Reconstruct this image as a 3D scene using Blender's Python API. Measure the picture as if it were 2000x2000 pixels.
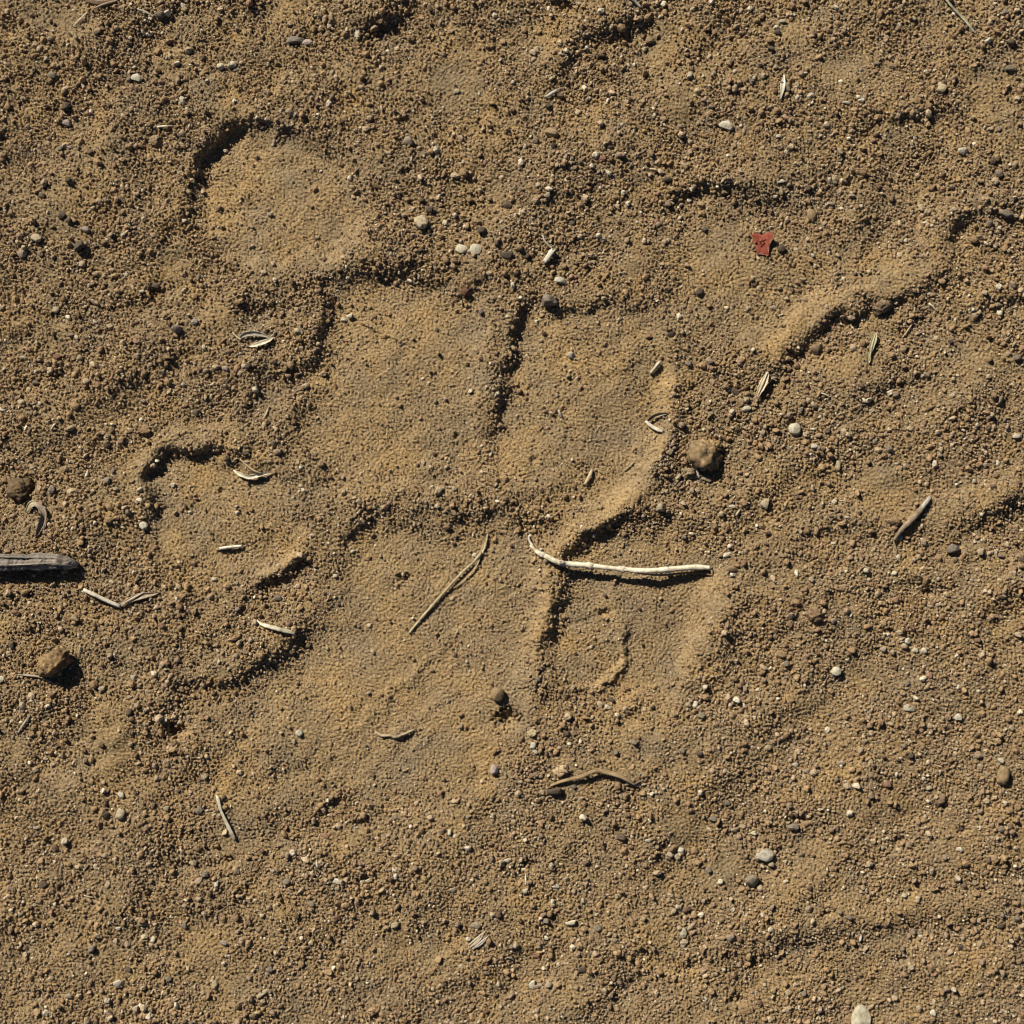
import bpy, math
import numpy as np
from mathutils import Vector, Matrix, Euler

# ------------------------------------------------------------------ camera, sky, sun, exposure
scene = bpy.context.scene
for o in list(bpy.data.objects):
    bpy.data.objects.remove(o)
COL = scene.collection
S = 0.00012                       # metres per unit of the layout (1 unit = 0.12 mm); the layout spans 2000 x 2000 units = 24 x 24 cm
CAMH = 0.36
cam_d = bpy.data.cameras.new('camera')
cam = bpy.data.objects.new('camera', cam_d)
COL.objects.link(cam)
cam.location = (0, 0, CAMH)
cam.rotation_euler = (0, 0, 0)
cam_d.sensor_width = 36.0
cam_d.lens = 36.0 * CAMH / (2000 * S)
cam_d.clip_start = 0.005
cam_d.clip_end = 200.0
scene.camera = cam

SUN_EL = math.radians(35.0)
SHADOW_ANG = math.radians(50.0)   # shadows run right and down the picture
sun_from = Vector((-math.cos(SHADOW_ANG) * math.cos(SUN_EL), math.sin(SHADOW_ANG) * math.cos(SUN_EL), math.sin(SUN_EL)))
world = bpy.data.worlds.new('World')
scene.world = world
world.use_nodes = True
wn = world.node_tree
wn.nodes.clear()
sky = wn.nodes.new('ShaderNodeTexSky')
sky.sky_type = 'NISHITA'
sky.sun_disc = False
sky.air_density = 0.35
sky.dust_density = 0.2
sky.sun_elevation = SUN_EL
sky.sun_rotation = math.atan2(sun_from.x, sun_from.y)
bg = wn.nodes.new('ShaderNodeBackground')
bg.inputs['Strength'].default_value = 0.05
wo = wn.nodes.new('ShaderNodeOutputWorld')
wn.links.new(sky.outputs['Color'], bg.inputs['Color'])
wn.links.new(bg.outputs['Background'], wo.inputs['Surface'])
sun_d = bpy.data.lights.new('sun', 'SUN')
sun_d.energy = 5.0
sun_d.angle = math.radians(0.53)
sun_d.color = (1.0, 0.95, 0.86)
sun = bpy.data.objects.new('sun', sun_d)
COL.objects.link(sun)
sun.rotation_euler = (-sun_from).to_track_quat('-Z', 'Y').to_euler()
sun.location = sun_from * 3
vs = scene.view_settings
vs.view_transform = 'Standard'
vs.look = 'None'
vs.gamma = 1.0
vs.exposure = 0.28
vs.use_curve_mapping = False
scene.render.engine = 'CYCLES'
scene.cycles.pixel_filter_type = 'BLACKMAN_HARRIS'
scene.cycles.filter_width = 1.1
scene.cycles.max_bounces = 4
scene.cycles.diffuse_bounces = 1

# ------------------------------------------------------------------ helpers: noise and height strokes
rng = np.random.default_rng(7)
TN = 1024
TP = 2.0                          # noise tiles: 1024 samples, 2 units apart, wrapping


def fftnoise(lo, hi, seed, ang=0.0, ratio=1.0, slope=0.0):
    """band-limited noise, wavelengths lo..hi, stretched by ratio along direction ang"""
    r = np.random.default_rng(seed)
    w = np.fft.rfft2(r.standard_normal((TN, TN)))
    fy = np.fft.fftfreq(TN, TP)[:, None]
    fx = np.fft.rfftfreq(TN, TP)[None, :]
    ca, sa = math.cos(ang), math.sin(ang)
    u = (fx * ca + fy * sa) * ratio
    v = -fx * sa + fy * ca
    f = np.sqrt(u * u + v * v) + 1e-9
    lf = np.log(f)
    l0, l1 = math.log(1.0 / hi), math.log(1.0 / lo)
    m = 1 / (1 + np.exp(-(lf - l0) / 0.12)) / (1 + np.exp((lf - l1) / 0.12))
    m = m * f ** (-slope)
    n = np.fft.irfft2(w * m, s=(TN, TN))
    return (n / n.std()).astype(np.float32)


def wrap_sample(t, X, Y):
    x = np.mod(X / TP, TN)
    y = np.mod(Y / TP, TN)
    x0 = np.floor(x).astype(np.int32)
    y0 = np.floor(y).astype(np.int32)
    fx = (x - x0).astype(np.float32)
    fy = (y - y0).astype(np.float32)
    x0 %= TN
    y0 %= TN
    x1 = (x0 + 1) % TN
    y1 = (y0 + 1) % TN
    return (t[y0, x0] * (1 - fx) + t[y0, x1] * fx) * (1 - fy) + (t[y1, x0] * (1 - fx) + t[y1, x1] * fx) * fy


def axis():
    dense = np.arange(-20, 2020.01, 2.2)
    step, pos, out = 6.5, 0.0, []
    while pos < 520:
        pos += step
        out.append(pos)
    while pos < 260000:
        step *= 1.55
        pos += step
        out.append(pos)
    out = np.array(out)
    return np.concatenate([dense[0] - out[::-1], dense, dense[-1] + out])


AX = axis()
NA = len(AX)
GX, GY = np.meshgrid(AX, AX)      # GX: x right, GY: y down, both in layout units
GX = GX.astype(np.float32)
GY = GY.astype(np.float32)
H = np.zeros((NA, NA), np.float32)


def window(x0, x1, y0, y1):
    i0, i1 = np.searchsorted(AX, [x0, x1])
    j0, j1 = np.searchsorted(AX, [y0, y1])
    return slice(j0, j1), slice(i0, i1)


def smooth01(t):
    t = np.clip(t, 0, 1)
    return t * t * (3 - 2 * t)


warp1 = fftnoise(40, 160, 101, slope=1.0)
warp2 = fftnoise(40, 160, 102, slope=1.0)
warp3 = fftnoise(12, 40, 103, slope=0.6)
warp4 = fftnoise(12, 40, 104, slope=0.6)


def polydist(pts, X, Y):
    """distance, signed side (+ on the lower right) and value along a polyline"""
    best = np.full(X.shape, 1e9, np.float32)
    side = np.ones(X.shape, np.float32)
    val = np.zeros(X.shape, np.float32)
    tot = sum(-(b[1] - a[1]) * 0.64 + (b[0] - a[0]) * 0.77 for a, b in zip(pts[:-1], pts[1:]))
    turn = 1 if tot >= 0 else -1
    for (ax, ay, ak), (bx, by, bk) in zip(pts[:-1], pts[1:]):
        dx, dy = bx - ax, by - ay
        L2 = dx * dx + dy * dy
        t = np.clip(((X - ax) * dx + (Y - ay) * dy) / L2, 0, 1)
        ex, ey = X - (ax + t * dx), Y - (ay + t * dy)
        d = np.sqrt(ex * ex + ey * ey)
        nx, ny = -dy * turn, dx * turn
        s = np.sign((X - ax) * nx + (Y - ay) * ny)
        m = d < best
        best = np.where(m, d, best)
        side = np.where(m, s, side)
        val = np.where(m, ak + (bk - ak) * t, val)
    return best, side, val


def scarp(pts, w=12, lh=40, ll=120, flip=1.0, wob=1.0):
    """a step along a line: high on the upper left, low on the lower right (or the other way when flip = -1)"""
    p = np.array(pts, float)
    soft = p[:, 2].max() < 23.5 and flip > 0
    g = (1.45 if soft else 1.12) if p[:, 2].max() < 23.5 else 0.84
    pts = [(x, y, 0 if i in (0, len(pts) - 1) else k * g) for i, (x, y, k) in enumerate(pts)]
    lh = lh * 0.85
    w = w * (1.5 if soft else 1.2 if w > 11.5 else 0.95)
    R = 3.2 * max(lh, ll)
    sl = window(p[:, 0].min() - R, p[:, 0].max() + R, p[:, 1].min() - R, p[:, 1].max() + R)
    X = GX[sl] + wob * (4 * wrap_sample(warp1, GX[sl], GY[sl]) + 1.6 * wrap_sample(warp3, GX[sl], GY[sl]))
    Y = GY[sl] + wob * (4 * wrap_sample(warp2, GX[sl], GY[sl]) + 1.6 * wrap_sample(warp4, GX[sl], GY[sl]))
    d, s, k = polydist(pts, X, Y)
    dd = d * s
    L = np.where(dd > 0, ll, lh)
    H[sl] += flip * (-0.5 if flip > 0 else -0.62) * k * np.tanh(dd / w) * np.exp(-(d / L) ** 1.3)


def ridge(pts, w=20):
    p = np.array(pts, float)
    R = 3 * w
    sl = window(p[:, 0].min() - R, p[:, 0].max() + R, p[:, 1].min() - R, p[:, 1].max() + R)
    X = GX[sl] + 5 * wrap_sample(warp1, GX[sl], GY[sl]) + 2 * wrap_sample(warp3, GX[sl], GY[sl])
    Y = GY[sl] + 5 * wrap_sample(warp2, GX[sl], GY[sl]) + 2 * wrap_sample(warp4, GX[sl], GY[sl])
    d, s, k = polydist(pts, X, Y)
    H[sl] += k * np.exp(-(d / w) ** 2)


def polymask(pts, soft):
    """1 inside the polygon, 0 outside, eased over +-soft; returned with its window"""
    p = np.array(pts, float)
    R = soft * 1.5 + 20
    sl = window(p[:, 0].min() - R, p[:, 0].max() + R, p[:, 1].min() - R, p[:, 1].max() + R)
    X = GX[sl] + 7 * wrap_sample(warp1, GX[sl], GY[sl])
    Y = GY[sl] + 7 * wrap_sample(warp2, GX[sl], GY[sl])
    ins = np.zeros(X.shape, bool)
    best = np.full(X.shape, 1e9, np.float32)
    n = len(p)
    for i in range(n):
        ax, ay = p[i]
        bx, by = p[(i + 1) % n]
        dx, dy = bx - ax, by - ay
        t = np.clip(((X - ax) * dx + (Y - ay) * dy) / (dx * dx + dy * dy + 1e-9), 0, 1)
        best = np.minimum(best, (X - ax - t * dx) ** 2 + (Y - ay - t * dy) ** 2)
        c = (ay > Y) != (by > Y)
        if by != ay:
            xi = (bx - ax) * (Y - ay) / (by - ay) + ax
            ins ^= c & (X < xi)
    sd = np.where(ins, 1, -1) * np.sqrt(best)
    return sl, smooth01((sd + soft) / (2 * soft))


# ------------------------------------------------------------------ the track: pads, rims, ridges (layout units)
PADS = [  # polygon, depth, softness of the edge, how smooth the floor is
    ([(385, 315), (415, 268), (455, 254), (580, 266), (665, 325), (715, 390), (725, 440), (680, 490), (580, 520), (455, 508), (393, 455)], 9, 26, 0.85),
    ([(660, 575), (760, 560), (900, 575), (965, 590), (962, 730), (935, 930), (740, 955), (585, 880), (620, 720)], 7, 34, 0.85),
    ([(1020, 620), (1140, 590), (1270, 610), (1300, 690), (1290, 820), (1255, 920), (1190, 985), (1040, 1000), (965, 900), (985, 760)], 8, 30, 0.75),
    ([(1300, 420), (1400, 392), (1510, 395), (1620, 430), (1665, 490), (1640, 540), (1550, 620), (1440, 680), (1330, 620), (1270, 500)], 7, 40, 0.5),
    ([(300, 990), (302, 922), (345, 892), (460, 905), (560, 940), (590, 1040), (575, 1090), (515, 1130), (420, 1100), (312, 1065)], 7, 22, 0.8),
    ([(672, 1075), (725, 1020), (880, 1040), (1030, 1050), (1070, 1110), (1040, 1250), (1030, 1400), (960, 1530), (790, 1570), (630, 1530), (575, 1400), (605, 1240)], 8, 45, 0.95),
    ([(1105, 1100), (1160, 1050), (1245, 1030), (1375, 1045), (1410, 1100), (1380, 1190), (1330, 1340), (1200, 1370), (1090, 1300)], 8, 30, 0.75),
    ([(730, 110), (800, 50), (1000, 30), (1080, 90), (1050, 190), (900, 230), (760, 190)], 5, 60, 0.45),
]
fine = np.zeros((NA, NA), np.float32)
for pts, dep, soft, fl in PADS:
    sl, m = polymask(pts, soft)
    H[sl] -= dep * m
    fine[sl] = np.maximum(fine[sl], fl * m)
# smaller belts of fine, settled sand (crests and lee slopes)
BELTS = [
    ([(1500, 660), (1590, 590), (1700, 545), (1800, 500), (1850, 420), (1880, 440), (1800, 540), (1680, 580), (1560, 640), (1500, 720)], 14, 0.6),
    ([(1290, 700), (1320, 800), (1270, 950), (1200, 1010), (1120, 1050), (1180, 970), (1250, 900)], 18, 0.65),
    ([(1900, 960), (2000, 900), (2000, 980), (1800, 1030), (1640, 1000), (1700, 970)], 20, 0.4),
    ([(1370, 1120), (1440, 1110), (1420, 1200), (1330, 1400), (1280, 1400)], 18, 0.5),
    ([(1040, 1150), (1100, 1080), (1090, 1250), (1050, 1380)], 18, 0.55),
    ([(1400, 1830), (1680, 1780), (2000, 1730), (2000, 1775), (1700, 1810), (1430, 1850)], 18, 0.45),
    ([(290, 860), (450, 825), (520, 830), (500, 870), (300, 880)], 14, 0.45),
    ([(1080, 1480), (1320, 1380), (1290, 1500), (1100, 1560)], 30, 0.45),
    ([(620, 1280), (570, 1240), (470, 1350), (380, 1380), (420, 1560), (620, 1560)], 45, 0.4),
]
for pts, soft, fl in BELTS:
    sl, m = polymask(pts, soft)
    fine[sl] = np.maximum(fine[sl], min(0.95, fl * 1.35) * m)

# rims whose lee side falls in shade
scarp([(372, 470, 2), (366, 420, 17), (372, 350, 27), (405, 282, 30), (450, 246, 31), (500, 242, 22), (590, 252, 12), (680, 290, 5), (720, 340, 1)], w=11.4, lh=36, ll=150)
scarp([(590, 575, 0), (640, 555, 13), (720, 522, 16), (800, 535, 14), (880, 556, 12), (980, 560, 4)], w=15, lh=45, ll=70)
scarp([(655, 575, 4), (640, 590, 26), (622, 660, 26), (612, 700, 20), (560, 728, 18), (508, 728, 20), (487, 790, 18), (480, 860, 14), (495, 905, 4)], w=13, lh=45, ll=110)
scarp([(1035, 560, 4), (1020, 592, 22), (1000, 660, 23), (980, 745, 17), (972, 815, 12), (952, 855, 5), (935, 890, 0)], w=11, lh=26, ll=60)
scarp([(1270, 1000, 6), (1225, 1000, 26), (1150, 1038, 34), (1105, 1085, 26), (1088, 1140, 12), (1080, 1200, 11), (1075, 1245, 9), (1062, 1300, 3)], w=9, lh=40, ll=90)
scarp([(1240, 1003, 6), (1300, 1000, 12), (1345, 1022, 8), (1380, 1050, 0)], w=12, lh=25, ll=60)
scarp([(1270, 420, 0), (1310, 390, 10), (1350, 362, 20), (1420, 368, 20), (1480, 385, 12), (1560, 400, 4)], w=13, lh=45, ll=90)
scarp([(1700, 330, 4), (1700, 420, 8), (1680, 505, 8), (1640, 545, 0)], w=12, lh=30, ll=60)
scarp([(1885, 400, 0), (1862, 450, 12), (1848, 500, 16), (1815, 560, 19), (1720, 590, 22), (1625, 622, 26), (1575, 672, 26), (1530, 712, 20), (1470, 760, 8), (1440, 790, 0)], w=14, lh=65, ll=90)
scarp([(2080, 560, 16), (2000, 576, 22), (1915, 590, 24), (1870, 650, 18), (1855, 720, 6)], w=14, lh=50, ll=90)
scarp([(1670, 830, 0), (1680, 778, 12), (1740, 742, 17), (1810, 735, 13), (1870, 750, 2)], w=14, lh=45, ll=80)
scarp([(2060, 960, 16), (2000, 980, 18), (1900, 1010, 16), (1830, 1040, 10), (1800, 1080, 0)], w=16, lh=70, ll=90)
scarp([(1530, 1130, 2), (1545, 1075, 9), (1590, 1035, 11), (1680, 1025, 8), (1760, 1050, 0)], w=14, lh=40, ll=70)
scarp([(1650, 1170, 0), (1720, 1145, 10), (1810, 1140, 12), (1890, 1165, 6)], w=14, lh=40, ll=60)
scarp([(2080, 1130, 12), (2000, 1150, 16), (1930, 1190, 13), (1900, 1250, 4)], w=16, lh=50, ll=80)
scarp([(1480, 1150, 2), (1440, 1210, 13), (1410, 1260, 14), (1440, 1330, 8), (1420, 1390, 2)], w=16, lh=50, ll=80)
scarp([(294, 1030, 2), (288, 970, 19), (290, 915, 28), (325, 876, 31), (400, 876, 30), (455, 882, 15), (520, 905, 6), (560, 930, 2)], w=9, lh=34, ll=110)
scarp([(610, 1080, 2), (585, 1100, 14), (525, 1135, 14), (490, 1160, 4)], w=7, lh=30, ll=40)
scarp([(430, 1180, 2), (480, 1150, 8), (560, 1120, 10), (620, 1085, 4)], w=12, lh=40, ll=60)
scarp([(400, 1085, 2), (450, 1062, 8), (510, 1055, 9), (550, 1030, 0)], w=16, lh=40, ll=40)
scarp([(670, 1100, 2), (682, 1050, 11), (712, 1005, 11), (790, 1005, 7), (880, 1015, 10), (960, 1000, 16), (1030, 1010, 12), (1060, 1050, 4)], w=17, lh=45, ll=110)
scarp([(325, 1460, 2), (332, 1390, 12), (350, 1348, 16), (460, 1325, 16), (555, 1268, 14), (600, 1220, 4)], w=12, lh=50, ll=80)
scarp([(690, 90, 4), (725, 50, 30), (785, 12, 38), (850, -25, 30)], w=16, lh=55, ll=90)
scarp([(1080, 190, 4), (1098, 135, 16), (1128, 82, 22), (1175, 58, 22), (1245, 42, 18), (1300, 30, 2)], w=13, lh=45, ll=80)
scarp([(1318, 690, 0), (1330, 750, 9), (1325, 830, 10), (1285, 925, 10), (1250, 985, 4)], w=12, lh=30, ll=50)
scarp([(1670, 270, 0), (1690, 248, 12), (1760, 218, 15), (1850, 208, 12), (1900, 210, 0)], w=14, lh=40, ll=60)
scarp([(1830, 500, 4), (1845, 460, 14), (1880, 425, 16), (2000, 402, 18), (2080, 390, 14)], w=14, lh=45, ll=70)
scarp([(230, 620, 0), (262, 590, 12), (310, 560, 14), (360, 540, 3)], w=14, lh=35, ll=40)
scarp([(330, 490, 2), (320, 455, 10), (345, 425, 10), (375, 400, 2)], w=10, lh=25, ll=30)
scarp([(450, 640, 4), (470, 600, 12), (510, 585, 10), (540, 600, 0)], w=14, lh=35, ll=60)
scarp([(-60, 745, 10), (40, 735, 13), (120, 720, 10), (170, 690, 0)], w=15, lh=50, ll=60)
scarp([(120, 850, 0), (190, 800, 9), (260, 760, 9), (330, 740, 0)], w=18, lh=50, ll=60)
scarp([(-60, 560, 8), (30, 545, 9), (110, 520, 0)], w=20, lh=60, ll=60)
scarp([(1380, 1880, 2), (1460, 1855, 14), (1600, 1832, 15), (1700, 1805, 10), (1800, 1795, 13), (1920, 1788, 14), (2000, 1775, 15), (2080, 1760, 12)], w=16, lh=75, ll=90)
scarp([(1690, 1950, 0), (1780, 1930, 8), (1900, 1900, 8), (2000, 1890, 4)], w=18, lh=50, ll=60)
scarp([(130, 1180, 0), (200, 1170, 9), (290, 1190, 4)], w=15, lh=40, ll=60)
scarp([(40, 1260, 0), (80, 1225, 10), (160, 1210, 6), (220, 1240, 0)], w=15, lh=40, ll=60)
scarp([(560, 1610, 0), (600, 1590, 7), (560, 1540, 7), (530, 1560, 0)], w=18, lh=50, ll=60)
scarp([(-30, 1820, 8), (20, 1800, 12), (50, 1790, 0)], w=18, lh=40, ll=60)
# slopes facing the sun: bright far walls of the prints
scarp([(1270, 660, 2), (1300, 690, 12), (1300, 790, 14), (1265, 900, 16), (1200, 985, 16), (1120, 1030, 12), (1080, 1080, 4)], w=20, lh=90, ll=34, flip=-1)
scarp([(1430, 700, 4), (1510, 660, 13), (1590, 590, 15), (1700, 545, 13), (1790, 490, 10), (1830, 430, 4)], w=24, lh=100, ll=40, flip=-1)
scarp([(1400, 1050, 2), (1410, 1120, 12), (1370, 1210, 13), (1330, 1320, 10), (1260, 1420, 4)], w=22, lh=90, ll=44, flip=-1)
scarp([(1090, 1100, 2), (1060, 1130, 10), (1035, 1220, 10), (1020, 1330, 6), (1010, 1440, 2)], w=16, lh=80, ll=24, flip=-1)
scarp([(700, 380, 3), (690, 440, 8), (640, 505, 8), (560, 530, 3)], w=22, lh=70, ll=40, flip=-1)
scarp([(585, 1000, 3), (588, 1060, 9), (550, 1110, 9), (480, 1120, 3)], w=14, lh=50, ll=24, flip=-1)
scarp([(1060, 1500, 3), (1180, 1440, 9), (1290, 1400, 6), (1340, 1340, 0)], w=24, lh=80, ll=60, flip=-1)
scarp([(1660, 1020, 0), (1780, 1000, 8), (1920, 950, 11), (2020, 900, 9)], w=22, lh=60, ll=40, flip=-1)
scarp([(1400, 1820, 4), (1600, 1775, 7), (1800, 1745, 8), (2030, 1700, 8)], w=24, lh=60, ll=60, flip=-1)
scarp([(1260, 400, 0), (1300, 370, 8), (1350, 330, 8), (1400, 330, 0)], w=18, lh=50, ll=30, flip=-1)
scarp([(270, 880, 3), (330, 840, 9), (440, 820, 8), (520, 830, 0)], w=16, lh=50, ll=30, flip=-1)
# small ridges and marks on the floors
ridge([(960, 590, 4), (950, 680, 9), (940, 780, 8), (925, 860, 3)], w=18)
ridge([(1085, 1215, 1), (1100, 1205, 3), (1190, 1200, 3), (1218, 1228, 8), (1222, 1285, 9), (1192, 1337, 9), (1138, 1350, 6), (1095, 1340, 2)], w=8)
ridge([(1150, 1265, 0), (1180, 1245, 4), (1205, 1255, 0)], w=8)
ridge([(1200, 1110, 0), (1205, 1135, 5), (1190, 1160, 0)], w=10)
ridge([(1085, 1100, 2), (1063, 1180, 8), (1050, 1280, 8), (1040, 1360, 0)], w=11)
ridge([(640, 1480, 1), (760, 1360, 3), (880, 1250, 2), (930, 1190, 0)], w=10)
ridge([(700, 1520, 1), (800, 1420, 2.5), (900, 1340, 1)], w=9)
ridge([(480, 880, 0), (600, 780, 4), (640, 720, 0)], w=24)

# pits (centre, radius, depth, stretch along x)
PITS = [(788, 237, 9, 9, 1), (793, 337, 8, 9, 1.1), (731, 370, 6, 7, 1), (697, 382, 6, 7, 1), (891, 851, 5, 8, 1), (789, 1128, 8, 9, 1.6),
        (1181, 1197, 7, 9, 1.6), (1041, 898, 6, 7, 1.2), (431, 960, 6, 6, 1), (992, 1404, 18, 17, 1.4), (342, 1428, 16, 17, 1.3), (1559, 1600, 9, 13, 2),
        (1872, 1065, 8, 10, 1), (1440, 1954, 8, 11, 2.2), (704, 1612, 10, 11, 1.6), (712, 1722, 12, 13, 1.2), (1030, 1690, 11, 12, 1.5),
        (1434, 762, 12, 12, 1.2), (1354, 757, 7, 9, 1), (1659, 357, 8, 9, 1), (1762, 1874, 9, 11, 1.6), (1615, 1782, 9, 9, 1.5), (992, 404, 8, 9, 1.4),
        (1239, 257, 6, 8, 1), (1813, 1158, 8, 9, 1.5), (1740, 1232, 8, 10, 1.4), (1814, 1221, 8, 9, 1), (1347, 1890, 10, 9, 1.5), (55, 945, 14, 16, 1),
        (918, 1308, 5, 7, 1), (120, 730, 8, 10, 1), (295, 1744, 8, 9, 1), (360, 1690, 9, 8, 2), (449, 1680, 8, 8, 1.5), (1836, 1575, 10, 9, 1.5),
        (1715, 1814, 6, 7, 1.3), (1507, 1801, 6, 7, 1.6), (1756, 1638, 8, 9, 1), (1878, 1620, 7, 8, 1.5), (300, 570, 8, 7, 1.4), (5, 270, 7, 9, 1),
        (668, 326, 6, 7, 1), (1474, 556, 7, 7, 1.3), (1550, 519, 6, 7, 1.3), (1313, 652, 8, 10, 1), (1581, 1094, 7, 7, 1.3), (1630, 1020, 7, 6, 1.5),
        (1418, 1216, 6, 8, 1), (1193, 288, 7, 7, 1.4), (1117, 436, 7, 7, 1.5), (80, 1941, 8, 8, 1.2), (420, 1690, 7, 7, 2), (1137, 1895, 8, 8, 1.2),
        (800, 1690, 9, 9, 1), (1206, 1625, 10, 6, 1.4), (735, 1985, 9, 8, 1), (1290, 1655, 8, 8, 1.3), (935, 555, 7, 6, 1.3), (1500, 1270, 7, 6, 1)]
for px, py, r, dep, sx in PITS:
    sl = window(px - 3 * r * sx, px + 3 * r * sx, py - 3 * r, py + 3 * r)
    X = GX[sl] + 0.22 * r * wrap_sample(warp3, GX[sl] * 2, GY[sl] * 2)
    Y = GY[sl] + 0.22 * r * wrap_sample(warp4, GX[sl] * 2, GY[sl] * 2)
    q = ((X - px) / (r * sx)) ** 2 + ((Y - py) / r) ** 2
    H[sl] -= dep * np.exp(-q ** 1.6)

frame = np.maximum(np.abs(GX - 1000), np.abs(GY - 1000))
far = 1 - smooth01((frame - 1700) / 3500)
near = 1 - smooth01((frame - 1030) / 500) * 0.35
near *= 1 - smooth01((frame - 1500) / 400)
coarse = 1 - fine
# drifted undulation, running from lower left to upper right
und1 = fftnoise(110, 420, 11, ang=math.radians(-33), ratio=1.7, slope=0.9)
und2 = fftnoise(36, 120, 12, ang=math.radians(-36), ratio=1.3, slope=0.6)
streak = fftnoise(9, 40, 13, ang=math.radians(-42), ratio=3.0, slope=0.3)
H += far * (4.0 * (0.3 + 0.65 * coarse) * wrap_sample(und1, GX, GY) + (0.6 + 0.5 * coarse) * wrap_sample(und2, GX, GY))
H += far * 0.3 * fine * wrap_sample(streak, GX, GY)
H += far * 9.0 * wrap_sample(und1, GX * 0.21 + 300, GY * 0.21 + 700) * smooth01((frame - 1000) / 1500)
HS = H.copy()                                   # the surface without its grain: what things rest on

# grain relief: lumps of several sizes, rounded tops and sharp joints
def lumps(lo, hi, seed):
    a = np.abs(fftnoise(lo, hi, seed))
    b = np.abs(fftnoise(lo, hi, seed + 50))
    n = np.minimum(a, b)
    n = np.sqrt(np.clip(n, 0, 1.4))
    return ((n - n.mean()) / n.std()).astype(np.float32)


g0 = lumps(9, 16, 21)
g1 = lumps(16, 30, 22)
g2 = fftnoise(5.5, 10, 23)
patch = wrap_sample(fftnoise(90, 500, 24, slope=0.8), GX, GY)
rough = np.clip(0.28 + 0.78 * coarse + 0.22 * patch * coarse, 0.16, 1.5)
GRAIN = near * rough * (0.75 * wrap_sample(g0, GX, GY) + 0.45 * wrap_sample(g1, GX * 1.03, GY * 0.97) * coarse) + near * (0.55 + 0.5 * rough) * 1.75 * wrap_sample(g2, GX, GY)
H += GRAIN
H -= float(np.median(H[window(0, 2000, 0, 2000)]))
HS -= float(np.median(HS[window(0, 2000, 0, 2000)]))


def grid_sample(A, x, y):
    x = np.asarray(x, float)
    y = np.asarray(y, float)
    i = np.clip(np.searchsorted(AX, x) - 1, 0, NA - 2)
    j = np.clip(np.searchsorted(AX, y) - 1, 0, NA - 2)
    fx = (x - AX[i]) / (AX[i + 1] - AX[i])
    fy = (y - AX[j]) / (AX[j + 1] - AX[j])
    return (A[j, i] * (1 - fx) + A[j, i + 1] * fx) * (1 - fy) + (A[j + 1, i] * (1 - fx) + A[j + 1, i + 1] * fx) * fy


def hs(x, y):
    return float(grid_sample(HS, x, y))


def W(x, y, z):
    """layout units -> world metres"""
    return ((x - 1000) * S, (1000 - y) * S, z * S)


# ------------------------------------------------------------------ materials
def nt_of(name):
    m = bpy.data.materials.new(name)
    m.use_nodes = True
    n = m.node_tree
    n.nodes.clear()
    out = n.nodes.new('ShaderNodeOutputMaterial')
    b = n.nodes.new('ShaderNodeBsdfPrincipled')
    b.inputs['Specular IOR Level'].default_value = 0.25
    n.links.new(b.outputs['BSDF'], out.inputs['Surface'])
    return m, n, b


def noise(n, scale, detail=3, rough=0.6, vec=None):
    t = n.nodes.new('ShaderNodeTexNoise')
    t.inputs['Scale'].default_value = scale
    t.inputs['Detail'].default_value = detail
    t.inputs['Roughness'].default_value = rough
    if vec is not None:
        n.links.new(vec, t.inputs['Vector'])
    return t


def ramp(n, src, stops):
    r = n.nodes.new('ShaderNodeValToRGB')
    e = r.color_ramp.elements
    while len(e) < len(stops):
        e.new(0.5)
    for el, (p, c) in zip(e, stops):
        el.position = p
        el.color = (c[0], c[1], c[2], 1)
    n.links.new(src, r.inputs['Fac'])
    return r


def mult(n, a, b, fac=1.0):
    m = n.nodes.new('ShaderNodeMix')
    m.data_type = 'RGBA'
    m.blend_type = 'MULTIPLY'
    m.inputs['Factor'].default_value = fac
    n.links.new(a, m.inputs['A'])
    n.links.new(b, m.inputs['B'])
    return m.outputs['Result']


def bump(n, bsdf, src, dist, strength=1.0):
    b = n.nodes.new('ShaderNodeBump')
    b.inputs['Strength'].default_value = strength
    b.inputs['Distance'].default_value = dist
    n.links.new(src, b.inputs['Height'])
    n.links.new(b.outputs['Normal'], bsdf.inputs['Normal'])


def mat_sand():
    m, n, b = nt_of('sand')
    at = n.nodes.new('ShaderNodeAttribute')
    at.attribute_name = 'col'
    tc = n.nodes.new('ShaderNodeTexCoord')
    n1 = noise(n, 1500, 3, 0.65, tc.outputs['Object'])
    r1 = ramp(n, n1.outputs['Fac'], [(0.30, (0.62, 0.58, 0.55)), (0.5, (1, 1, 1)), (0.72, (1.32, 1.36, 1.45))])
    c = mult(n, at.outputs['Color'], r1.outputs['Color'])
    n.links.new(c, b.inputs['Base Color'])
    b.inputs['Roughness'].default_value = 0.95
    b.inputs['Specular IOR Level'].default_value = 0.12
    n2 = noise(n, 1700, 2, 0.7, tc.outputs['Object'])
    bump(n, b, n2.outputs['Fac'], 0.00045, 1.0)
    return m


def mat_grain():
    m, n, b = nt_of('sand_grain')
    at = n.nodes.new('ShaderNodeAttribute')
    at.attribute_type = 'INSTANCER'
    at.attribute_name = 'col'
    tc = n.nodes.new('ShaderNodeTexCoord')
    n1 = noise(n, 2.2, 2, 0.6, tc.outputs['Object'])
    r1 = ramp(n, n1.outputs['Fac'], [(0.3, (0.75, 0.73, 0.7)), (0.7, (1.15, 1.15, 1.15))])
    n.links.new(mult(n, at.outputs['Color'], r1.outputs['Color']), b.inputs['Base Color'])
    b.inputs['Roughness'].default_value = 0.75
    return m


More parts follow.
